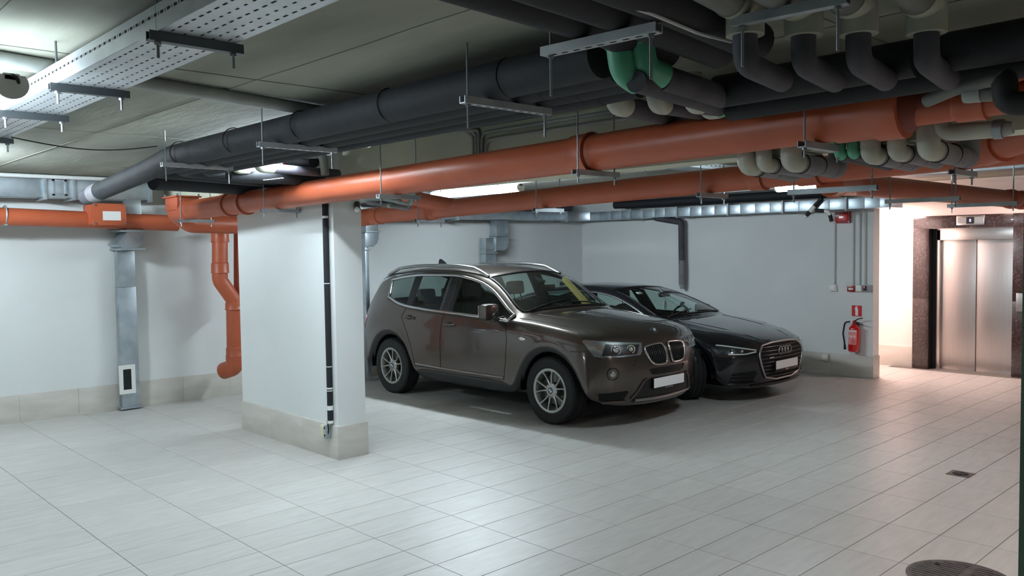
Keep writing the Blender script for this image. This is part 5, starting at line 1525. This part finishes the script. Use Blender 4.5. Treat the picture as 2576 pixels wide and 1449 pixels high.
        cs.patch('lamp_band', [(uu(-2.09, .86), .945), (uu(-2.10, .86), .965), (uu(-2.28, .70), .945), (uu(-2.28, .70), .925)], D, U, 'sign_white', rl, off=.010)
    # shark-fin aerial
    p = cs.top(-1.42, 0)
    MB().add([p + Vector(v) for v in ((.10, 0, -.01), (-.09, .022, -.01), (-.09, -.022, -.01), (-.05, .006, .072), (-.085, .006, .068), (-.05, -.006, .072), (-.085, -.006, .068), (.02, .010, .035), (.02, -.010, .035))],
             [(0, 7, 8), (0, 1, 4, 3, 7), (0, 8, 5, 6, 2), (7, 3, 5, 8), (3, 4, 6, 5), (1, 2, 6, 4)]).build('roof_aerial', 'car_trim', car)
    # wipers
    for (x0, y0, x1, y1) in ((.86, -.62, .85, -.05), (.89, .02, .86, .58)):
        a, b = cs.top(x0, y0, .02), cs.top(x1, y1, .012)
        MB().tube([a, a.lerp(b, .5) + Vector((0, 0, .012)), b], .008, 8).build('wiper', 'car_trim', car)
    # bonnet shut line and headlamp-to-bumper line
    l = [cs.top(x, y, .0005) for x, y in [(2.06, yy * .06) for yy in range(-11, 12)]]
    # ---- front: kidneys, lamps, bumper openings
    X, Yv = (1, 0, 0), (0, 1, 0)
    for sg in (1, -1):
        ko = [(.038, .690), (.048, .645), (.090, .628), (.225, .634), (.285, .662), (.325, .745), (.335, .798), (.305, .826), (.075, .842), (.040, .822)]
        ko = [(p.x, p.y) for p in smooth_closed([(a, b, 0) for a, b in ko], 2)]
        oo = [(sg * a, b) for a, b in ko]
        if sg < 0: oo = oo[::-1]
        k = cs.patch('kidney_grille', oo, X, Yv, 'dark_hole', car, off=.002)
        ring = [cs.front(a, b, .012) for a, b in oo]
        ring_tube(ring, .0115, 'grille_frame', 'chrome', k, n=10)
        for i in range(9):
            yy = .066 + i * .0285
            zs = [b for a, b in ko if abs(a - yy) < .03]
            z0, z1 = min(zs) + .012, max(zs) - .012
            q = [cs.front(sg * (yy + .010 * math.sin(math.pi * t / 6)), lerp(z0, z1, t / 6), .008 + .006 * math.sin(math.pi * t / 6)) for t in range(7)]
            MB().tube(q, .0036, 6).build('grille_slat', 'lamp_dark', k)
        # headlamp, seen along a direction turned outwards
        D = Vector((.80, sg * .60, 0)); U = Vector((-.60, sg * .80, 0))
        def uh(x, y): return -.60 * x + .80 * y
        hl = [(uh(2.185, .405), .745), (uh(2.195, .372), .800), (uh(2.185, .352), .862), (uh(2.12, .56), .878), (uh(1.95, .80), .905), (uh(1.86, .86), .912), (uh(1.84, .875), .893), (uh(1.96, .84), .752), (uh(2.0, .80), .742)]
        hm = cs.patch('headlamp', hl, D, U, 'lamp_bowl', car, off=.002)
        cen = [Vector((0, 0))]
        inn = [(uh(2.175, .43), .757), (uh(2.185, .385), .845), (uh(2.02, .73), .868), (uh(2.00, .775), .755)]
        cs.patch('lamp_housing', inn, D, U, 'lamp_dark', hm, off=.006)
        for (x, y, z, rr) in ((2.155, .50, .806, .040), (2.075, .645, .810, .048)):
            o = Vector((uh(x, y), z))
            org = U * o.x + Vector((0, 0, o.y)); h, nn = cs.hit(org - D * org.dot(D) + D * 4, -D)
            MB().torus(h + D * .012, D, rr, .006, 26, 6).build('lamp_ring', 'chrome', hm)
            MB(Matrix.Translation(h + D * .004)).ball((0, 0, 0), rr * .74, 16).build('projector_lens', 'chrome', hm)
        o = U * uh(1.985, .80) + Vector((0, 0, .835)); h, nn = cs.hit(o - D * o.dot(D) + D * 4, -D)
        MB(Matrix.Translation(h)).ball((0, 0, 0), .018, 12).build('indicator_bulb', 'amber', hm)
        cs.patch('lamp_cover', hl, D, U, 'lamp_glass', hm, off=.030)
        # fog lamp
        c = cs.front(sg * .665, .545); d = Vector((.86, sg * .5, 0))
        o, nn = cs.hit(Vector((0, sg * .715, .575)) + d * 4 + Vector((2.1, 0, 0)), -d)
        fb = MB().lathe(o - nn * .012, nn, [(0, .0), (.004, .052), (.014, .055), (.018, .060), (.016, .065), (0, .066)], 28).build('fog_lamp', 'car_trim', car)
        MB().lathe(o - nn * .006, nn, [(0, 0), (.010, .030), (.014, .030), (.020, .016), (.022, 0)], 24).build('fog_lens', 'lamp_bowl', fb)
        # corner intake and its lip
        D2 = Vector((.80, sg * .60, 0))
        ci = [(uh(1.98, .79), .300), (uh(1.97, .80), .375), (uh(2.15, .56), .395), (uh(2.155, .54), .385), (uh(2.12, .58), .300)]
        it = cs.patch('corner_intake', ci, D2, U, 'dark_hole', car, off=.003)
        q = []
        for t in range(9):
            o = U * lerp(uh(1.98, .79), uh(2.13, .56), t / 8) + Vector((0, 0, .283)); h, nn = cs.hit(o - D2 * o.dot(D2) + D2 * 4, -D2)
            q.append(h + D2 * .010)
        MB().tube(q, .012, 8).build('intake_lip', 'bronze_paint', it)
    # middle intake between kidneys and plate
    mi = [(-.30, .585), (-.27, .540), (-.22, .528), (.22, .528), (.27, .540), (.30, .585), (.27, .597), (-.27, .597)]
    g = cs.patch('upper_intake', mi, X, Yv, 'dark_hole', car, off=.003)
    for z in (.543, .558, .573, .587):
        q = [cs.front(lerp(-.245, .245, t / 10), z, .006) for t in range(11)]
        MB().tube(q, .0028, 6).build('intake_bar', 'car_trim', g)
    # lower centre panel with silver skid strip
    lp = [(-.50, .300), (-.46, .345), (-.37, .470), (-.33, .492), (.33, .492), (.37, .470), (.46, .345), (.50, .300), (.47, .262), (-.47, .262)]
    lo = cs.patch('lower_intake', lp, X, Yv, 'car_trim', car, off=.004)
    for sgn in (1, -1):
        q = [cs.front(sgn * y, z, .008) for y, z in ((.335, .498), (.375, .476), (.42, .41), (.465, .348), (.505, .298))]
        MB().tube(fillet(q, .05), .012, 8).build('intake_edge', 'bronze_paint', lo)
    q = [cs.front(lerp(-.46, .46, t / 14), .278 + .01 * abs(t - 7) / 7, .016) for t in range(15)]
    MB().tube(q, .016, 8).build('skid_strip', 'satin_metal', lo)
    # number plate
    px = cs.front(0, .43).x + .020
    npl = MB().box(px - .012, px, -.265, .265, .372, .495).build('number_plate', 'black_plastic', car, bevel=.003)
    MB().box(px, px + .002, -.26, .26, .395, .492).build('plate_face', 'plate_white', npl)
    M = Matrix.Translation((px + .0008, 0, .383)) @ Matrix(((0, 0, 1), (1, 0, 0), (0, 1, 0))).to_4x4()
    text_part('plate_text', 'Auto Bavaria', .026, M, 'grey_plastic', npl)
    # roundel on the bonnet edge
    p, nn = cs.hit((2.07, 0, 4), (0, 0, -1))
    nn = Vector((.55, 0, .84)).normalized()
    rd = MB().lathe(p - nn * .002, nn, [(0, 0), (0, .040), (.006, .041), (.008, .037), (.008, .028)], 28).build('badge', 'chrome', car)
    MB().lathe(p + nn * .0045, nn, [(0, .028), (.0035, .028), (.0035, .036), (0, .036)], 28, closed=True).build('badge_band', 'black_plastic', rd)
    ux = Vector((0, 1, 0)); uy = nn.cross(ux)
    for k in range(4):
        pts = [(0, 0)] + [(.027 * math.cos(a), .027 * math.sin(a)) for a in [math.radians(90 * k + 15 * j) for j in range(7)]]
        MB().prism(pts, p + nn * .006, ux, uy, nn, .003).build('badge_quarter', 'roundel_blue' if k % 2 else 'sign_white', rd)
    # washer cap line on the bumper
    for sg in (1, -1):
        q = [cs.front(sg * y, z, .001) for y, z in ((.50, .690), (.47, .688), (.475, .655), (.52, .652))]
        if all(q): MB().tube(q, .0025, 6).build('washer_cap_gap', 'dark_hole', car)
    # bonnet creases as fine raised lines
    for sg in (1, -1):
        q = [cs.top(x, sg * y, -.001) for x, y in ((.95, .60), (1.3, .56), (1.6, .50), (1.9, .42), (2.0, .38))]
        MB().tube(fillet(q, .3), .006, 8).build('bonnet_crease', 'bronze_paint', car)
        q = [cs.top(x, sg * y, .0003) for x, y in ((.86, .80), (1.2, .775), (1.5, .76), (1.8, .745), (1.95, .72))]
        MB().tube(fillet(q, .3), .0028, 6).build('panel_gap', 'dark_hole', car)
    for (x, sg) in ((1.405, 1), (1.405, -1), (-1.405, 1), (-1.405, -1)):
        wheel(car, x, sg * .80, .352, .225, sg, 0.0, .228, 'v')
    return car
build_suv((-7.36, 7.08, 0))
# ------------------------------------------------------------------ dark coupe-like hatchback
dA = [.83, .895, .900, .902, .888, .838]
HB_ROWS = [
 (1.95, 1.93, [.46, .575, .690], T(1.97, (.66, .728), (.50, .758, .02), (.26, .778, .03), (0, .785, .035)), [.80, .85, .862, .862, .848, .785]),
 (1.82, 1.76, [.58, .68, .765], T(1.80, (.69, .800), (.51, .832), (.26, .850), (0, .856)), [.86, .905, .905, .90, .885, .82]),
 (1.70, 1.60, [.70, .765, .815], T(1.60, (.70, .850), (.52, .880), (.265, .896), (0, .901)), [.88, .92, .918, .912, .895, .83]),
 (1.412, 1.40, [.785, .825, .862], T(1.40, (.71, .893), (.53, .920), (.27, .934), (0, .939)), [.885, .922, .92, .915, .90, .835]),
 (1.10, 1.18, [.74, .82, .893], T(1.20, (.715, .923), (.54, .948), (.275, .960), (0, .965)), [.88, .92, .918, .912, .897, .838]),
 (.98, 1.00, [.68, .81, .908], T(1.06, (.73, .940), (.56, .963), (.285, .975), (0, .980)), [.85, .905, .91, .908, .894, .84]),
 (.80, .85, [.64, .80, .918], [(.93, .79, .945), (.98, .73, .965), (1.08, .38, .987), (1.12, 0, .993)], dA),
 (.45, .53, [.63, .80, .925], [(.55, .695, 1.115), (.58, .635, 1.158), (.69, .325, 1.188), (.73, 0, 1.198)], dA),
 (.08, .12, [.63, .80, .932], [(.14, .585, 1.255), (.13, .515, 1.312), (.24, .26, 1.347), (.27, 0, 1.357)], dA),
 (-.24, -.26, [.63, .80, .938], [(-.32, .560, 1.290), (-.34, .50, 1.348), (-.32, .26, 1.376), (-.32, 0, 1.384)], dA),
 (-.50, -.40, [.63, .80, .942], [(-.46, .558, 1.293), (-.47, .50, 1.350), (-.46, .26, 1.378), (-.46, 0, 1.386)], dA),
 (-.78, -.80, [.64, .81, .950], [(-.82, .565, 1.280), (-.82, .505, 1.338), (-.82, .27, 1.368), (-.82, 0, 1.376)], dA),
 (-.985, -1.12, [.68, .82, .965], [(-1.18, .595, 1.235), (-1.18, .53, 1.300), (-1.18, .27, 1.330), (-1.18, 0, 1.338)], [.85, .905, .91, .908, .89, .832]),
 (-1.11, -1.40, [.75, .85, .985], [(-1.50, .615, 1.165), (-1.50, .54, 1.235), (-1.50, .27, 1.265), (-1.50, 0, 1.275)], [.88, .92, .918, .912, .89, .82]),
 (-1.405, -1.62, [.80, .89, 1.005], [(-1.74, .635, 1.100), (-1.74, .55, 1.170), (-1.74, .28, 1.200), (-1.74, 0, 1.210)], [.885, .922, .92, .91, .885, .80]),
 (-1.70, -1.80, [.77, .88, .998], [(-1.92, .65, 1.060), (-1.92, .56, 1.115), (-1.92, .28, 1.145), (-1.92, 0, 1.155)], [.88, .918, .912, .90, .875, .79]),
 (-1.83, -2.00, [.70, .84, .982], [(-2.08, .66, 1.020), (-2.10, .57, 1.060), (-2.10, .28, 1.085), (-2.10, 0, 1.093)], [.85, .90, .895, .885, .865, .78]),
 (-2.10, -2.20, [.62, .79, .945], [(-2.28, .68, .985), (-2.30, .55, 1.005), (-2.31, .28, 1.020), (-2.32, 0, 1.027)], [.80, .86, .862, .855, .84, .77]),
]
def low(p):
    x, y, z = p
    t_ = max(0.0, min(1.0, (z - .74) / .20))
    return (x, y, z - .052 * t_ * t_ * (3 - 2 * t_))
def narrow(tops, k): return [(x, y * k, z) for x, y, z in tops]
HB_ROWS = [(a, b, [low((0, 0, z))[2] for z in c], [low(p) for p in d], e) for a, b, c, d, e in HB_ROWS]
HB_S = make_S(HB_ROWS, AF, AR, (1.412, -1.412, .335), .418, (.19, .29, .37), .045)
HB_S[0] = [(1.95, .80, .21), (1.96, .85, .29), (1.96, .862, .37)] + HB_S[0][3:]
HB_S[17] = [(-2.10, .80, .27), (-2.12, .86, .36), (-2.13, .862, .46)] + HB_S[17][3:]
def fcol(y, dx): return [(2.215 + dx, y * .97, .175), (2.255 + dx, y, .255), (2.262 + dx, y, .36), (2.282 + dx, y, .47), (2.272 + dx, y, .59), (2.195 + dx, y, .700)]
HB_F = [fcol(0, 0), fcol(.22, -.008), fcol(.44, -.040), fcol(.63, -.110), [(2.00, .76, .19), (2.045, .79, .27), (2.055, .80, .36), (2.065, .80, .46), (2.06, .79, .575), (2.01, .75, .69)]]
def bcol(y, dx): return [(-2.36 + dx, y * .97, .27), (-2.43 + dx, y, .36), (-2.44 + dx, y, .50), (-2.43 + dx, y, .66), (-2.42 + dx, y, .82), (-2.42 + dx, y, .985)]
HB_B = [bcol(0, 0), bcol(.22, .01), bcol(.44, .04), bcol(.63, .09), bcol(.77, .18)]
def hb_kinds(fam, a, b, j):
    if fam == 'top':
        if 6 <= a <= 7 and j >= 7: return 'windscreen'
        if j == 5 and 6 <= a <= 8: return 'win_front'
        if j == 5 and a == 9: return 'b_pillar'
        if j == 5 and 10 <= a <= 13: return 'win_rear'
        if j >= 7 and 12 <= a <= 14: return 'win_back'
    return 'body'
def build_hatch(loc, rotz=0.0):
    car = thing('hatchback_car', loc, 'glossy black low fastback car parked between the SUV and the far wall', 'car', local=True)
    car.rotation_euler = (0, 0, rotz)
    cs = CarShell(HB_F, HB_S, HB_B, hb_kinds, [('S', 4, 1, 15, .5), ('S', 5, 0, 15, .5), ('S', 6, 6, 14, .5), ('S', 7, 0, 9, .3)]).skin(2)
    cs.part({'body'}, 'body', 'black_paint', car, inner='dash')
    cs.part({'windscreen'}, 'windscreen', 'car_glass', car)
    cs.part({'win_back'}, 'rear_window', 'car_glass', car)
    for sg in (1, -1):
        cs.part({'b_pillar'}, 'b_pillar_cover', 'car_trim', car, inner='dash', sel=lambda c: c.y * sg > 0)
        for kd in ('win_front', 'win_rear'): cs.part({kd}, 'side_window', 'car_glass', car, sel=lambda c: c.y * sg > 0)
    for lp in cs.loops({'win_front', 'win_rear', 'b_pillar'}):
        if len(lp) < 20: continue
        cy = 1 if sum(p.y for p in lp) > 0 else -1
        ring_tube([p + Vector((0, cy * .004, 0)) for p in lp], .0095, 'window_trim', 'satin_metal', car)
    for lp in cs.loops({'windscreen'}):
        if len(lp) >= 20: ring_tube(lp, .009, 'windscreen_seal', 'black_plastic', car)
    MB().box(-2.2, 1.9, -.6, .6, .17, .26).build('floor_pan', 'black_plastic', car)
    for cx in (1.412, -1.412):
        for sg in (-1, 1):
            pr = arch_pts(cx, .335, .405, range(-6, 190, 12))
            vs = [(x, sg * .875, z) for x, z in pr] + [(x, sg * .52, z) for x, z in pr]
            n = len(pr)
            fs = [(i, i + 1, i + 1 + n, i + n) for i in range(n - 1)] + [tuple(range(n, 2 * n))]
            MB().add(vs, fs).build('wheel_well', 'black_plastic', car)
    for sg in (1, -1): seat(car, -.02, sg * .36, .48, .54, 'seat_black')
    sb = seat(car, -.90, 0, .48, .44, 'seat_black', w=1.22, head=False)
    for yy in (-.38, .38):
        MB(Matrix.Translation((-1.30, yy, 1.04)) @ Matrix.Rotation(-.2, 4, 'Y')).cbox((0, 0, 0), .08, .24, .12).build('headrest', 'seat_black', sb, bevel=.03)
    MB().prism([(.62, .5), (1.06, .5), (1.05, .85), (1.0, .90), (.66, .88), (.58, .80)], (0, -.72, 0), (1, 0, 0), (0, 0, 1), (0, 1, 0), 1.44).build('dashboard', 'dash', car, bevel=.02)
    M = Matrix.Translation((.48, .36, .85)) @ Matrix.Rotation(math.radians(-68), 4, 'Y')
    sw = MB(M).torus((0, 0, 0), (0, 0, 1), .175, .014, 28, 8).build('steering_wheel', 'car_trim', car)
    MB(M).cbox((0, 0, -.01), .11, .30, .03).build('wheel_boss', 'car_trim', sw, bevel=.01)
    MB(Matrix.Translation((.52, 0, 1.185)) @ Matrix.Rotation(-.3, 4, 'Y')).cbox((0, 0, 0), .03, .23, .065).build('rear_view_mirror', 'car_trim', car, bevel=.014)
    MB().tube([(.50, 0, 1.21), (.44, 0, 1.26)], .014, 8).build('mirror_stem', 'car_trim', car)
    af = MB().prism([(-.022, -.08), (.022, -.08), (.032, -.03), (.022, .03), (.008, .05), (-.008, .05), (-.022, .03), (-.032, -.03)], (.52, .02, 1.06), (0, 1, 0), (0, 0, 1), (1, 0, 0), .004).build('air_freshener', 'sign_white', car)
    MB().tube([(.522, .02, 1.108), (.522, .01, 1.165)], .0015, 5).build('cord', 'black_plastic', af)
    p = cs.top(.36, -.33, -.012)
    if p: MB(Matrix.Translation(p) @ Matrix.Rotation(.42, 4, 'Y')).cbox((0, 0, 0), .05, .09, .012).build('toll_tag', 'sign_white', car, bevel=.004)
    MB().tube([(.80, .18, .92), (.76, .18, 1.0), (.70, .17, 1.04)], .012, 8).build('phone_holder', 'car_trim', car)
    MB(Matrix.Translation((.69, .17, 1.06)) @ Matrix.Rotation(.4, 4, 'Y')).cbox((0, 0, 0), .015, .08, .05).build('phone_clamp', 'car_trim', car, bevel=.005)
    for sg in (1, -1):
        for pts in ([(.80, .86), (.82, .70), (.78, .34)], [(-.33, .89), (-.35, .70), (-.35, .32)], [(-1.08, .91), (-1.08, .80), (-.92, .60), (-.84, .33)], [(.78, .32), (-.84, .32)]):
            l = cs.line(pts, sg, .0004)
            if len(l) > 1: MB().tube(l, .0028, 6).build('panel_gap', 'dark_hole', car)
        for hx in (-.44, -1.04):
            c = cs.side(hx + .1, .77, sg, 0)
            MB().tube([c + Vector((.10, sg * .002, 0)), c + Vector((.07, sg * .026, 0)), c + Vector((-.07, sg * .026, 0)), c + Vector((-.10, sg * .002, 0))], .012, 10).build('door_handle', 'black_paint', car)
        mc = Vector((.60, sg * .975, .955)) if sg < 0 else Vector((.52, .90, .95))
        R_ = Matrix.Translation(mc) @ Matrix.Rotation(.1 if sg < 0 else -1.3, 4, 'Z')
        mir = MB(R_).cbox((0, 0, 0), .11, .21, .125).build('door_mirror', 'black_paint', car, bevel=.04)
        MB(R_).cbox((-.054, 0, 0), .01, .17, .095).build('mirror_glass', 'chrome', mir, bevel=.015)
        MB().tube([mc + Vector((0, -sg * .06, -.05)), Vector((.62, sg * .83, .88))], .02, 10).build('mirror_arm', 'car_trim', mir)
    p = cs.top(-1.30, 0)
    MB().add([p + Vector(v) for v in ((.08, 0, -.01), (-.08, .02, -.01), (-.08, -.02, -.01), (-.05, .005, .058), (-.08, .005, .055), (-.05, -.005, .058), (-.08, -.005, .055), (.02, .009, .026), (.02, -.009, .026))],
             [(0, 7, 8), (0, 1, 4, 3, 7), (0, 8, 5, 6, 2), (7, 3, 5, 8), (3, 4, 6, 5), (1, 2, 6, 4)]).build('roof_aerial', 'car_trim', car)
    for (x0, y0, x1, y1) in ((1.0, -.60, .97, -.04), (1.02, .03, .98, .56)):
        a, b = cs.top(x0, y0, .015), cs.top(x1, y1, .010)
        MB().tube([a, a.lerp(b, .5) + Vector((0, 0, .01)), b], .007, 8).build('wiper', 'car_trim', car)
    for sg in (1, -1):
        q = [cs.top(x, sg * y, .0003) for x, y in ((.98, .78), (1.3, .745), (1.6, .72), (1.85, .68), (2.02, .62), (2.10, .53))]
        MB().tube(fillet([p for p in q if p], .3), .0026, 6).build('panel_gap', 'dark_hole', car)
        q = [cs.top(x, sg * y, -.002) for x, y in ((1.1, .50), (1.4, .47), (1.7, .43), (2.0, .36), (2.12, .33))]
        MB().tube(fillet([p for p in q if p], .3), .007, 8).build('bonnet_crease', 'black_paint', car)
    # ---- front
    X, Yv = (1, 0, 0), (0, 1, 0)
    go = [(-.365, .252), (-.465, .41), (-.505, .545), (-.475, .605), (-.375, .678), (.375, .678), (.475, .605), (.505, .545), (.465, .41), (.365, .252)]
    go = [(p.x, p.y) for p in smooth_closed([(a, b, 0) for a, b in go], 1)][::-1]
    gr = cs.patch('grille', go, X, Yv, 'dark_hole', car, off=.003)
    ring_tube([cs.front(a, b, .012) for a, b in go], .0135, 'grille_frame', 'satin_metal', gr, n=10)
    for k in range(9):
        z = .292 + k * .043
        yy = min(lerp(.39, .49, min(1, (z - .25) / .29)), .49 if z < .58 else .49 - (z - .58) * 1.1)
        q = [cs.front(lerp(-yy, yy, t / 12), z, .008) for t in range(13)]
        MB().tube(q, .0058, 6).build('grille_slat', 'lamp_dark', gr)
    px = cs.front(0, .60).x + .016
    for k in range(4):
        MB().torus((px, -.102 + k * .068, .585), (1, 0, 0), .044, .0070, 30, 8).build('emblem_ring', 'alloy', gr)
    MB().box(px - .006, px, -.36, -.26, .508, .525).build('small_badge', 'satin_metal', gr)
    px = cs.front(0, .42).x + .024
    npl = MB().box(px - .014, px, -.265, .265, .345, .475).build('number_plate', 'black_plastic', car, bevel=.003)
    MB().box(px, px + .002, -.255, .255, .375, .472).build('plate_face', 'plate_white', npl)
    M = Matrix.Translation((px + .0008, 0, .359)) @ Matrix(((0, 0, 1), (1, 0, 0), (0, 1, 0))).to_4x4()
    text_part('plate_text', 'Audi', .028, M, 'white_plastic', npl)
    MB().tube([cs.front(lerp(-.56, .56, t / 14), .205, .020 - .02 * abs(t - 7) / 7) for t in range(15)], .018, 8).build('front_lip', 'car_trim', car)
    for sg in (1, -1):
        D = Vector((.80, sg * .60, 0)); U = Vector((-.60, sg * .80, 0))
        def uh(x, y): return -.60 * x + .80 * y
        hl = [(uh(2.215, .525), .592), (uh(2.14, .66), .572), (uh(2.03, .79), .572), (uh(1.985, .83), .585), (uh(1.86, .87), .682), (uh(1.90, .85), .690), (uh(2.06, .72), .672), (uh(2.21, .53), .622)]
        hm = cs.patch('headlamp', hl, D, U, 'lamp_dark', car, off=.002, res=.02)
        def hp(u, z, o):
            org = U * u + Vector((0, 0, z)); h, nn = cs.hit(org - D * org.dot(D) + D * 4, -D)
            return h + D * o
        top_ = [hp(lerp(uh(1.88, .86), uh(2.21, .535), t / 10), lerp(.680, .617, (t / 10) ** 1.3), .010) for t in range(11)]
        MB().tube(top_, .008, 8).build('light_strip', 'white_plastic', hm)
        bot = [hp(lerp(uh(2.0, .81), uh(2.14, .66), t / 6), .581, .010) for t in range(7)] + [hp(uh(2.205, .54), .600, .010)]
        MB().tube(bot, .008, 8).build('light_strip', 'white_plastic', hm)
        for (x, y, z) in ((2.10, .69, .615), (2.02, .77, .625)):
            c = hp(uh(x, y), z, .006)
            MB(Matrix.Translation(c)).cbox((0, 0, 0), .03, .05, .032).build('projector_lens', 'chrome', hm, bevel=.008)
        cs.patch('lamp_cover', hl, D, U, 'lamp_glass', hm, off=.022, res=.02)
        si = [(uh(2.0, .80), .255), (uh(2.03, .79), .36), (uh(2.20, .55), .385), (uh(2.21, .52), .35), (uh(2.17, .57), .26)]
        it = cs.patch('side_intake', si, D, U, 'dark_hole', car, off=.003)
        for z in (.285, .325):
            MB().tube([hp(lerp(uh(2.01, .79), uh(2.18, .57), t / 6), z, .006) for t in range(7)], .007, 6).build('intake_bar', 'car_trim', it)
        q = [hp(lerp(uh(2.0, .81), uh(2.2, .55), t / 6), .235 + .01 * t / 6, .008) for t in range(7)]
        MB().tube(q, .008, 8).build('intake_lip', 'black_paint', it)
    for (x, sg) in ((1.412, 1), (1.412, -1), (-1.412, 1), (-1.412, -1)):
        wheel(car, x, sg * .775, .335, .235, sg, -.55 if x > 0 else 0.0, .235, 'v')
    return car
build_hatch((-7.18, 9.14, 0))
# ------------------------------------------------------------------ tidy
for o in list(bpy.data.objects):
    if '_world' in o: del o['_world']
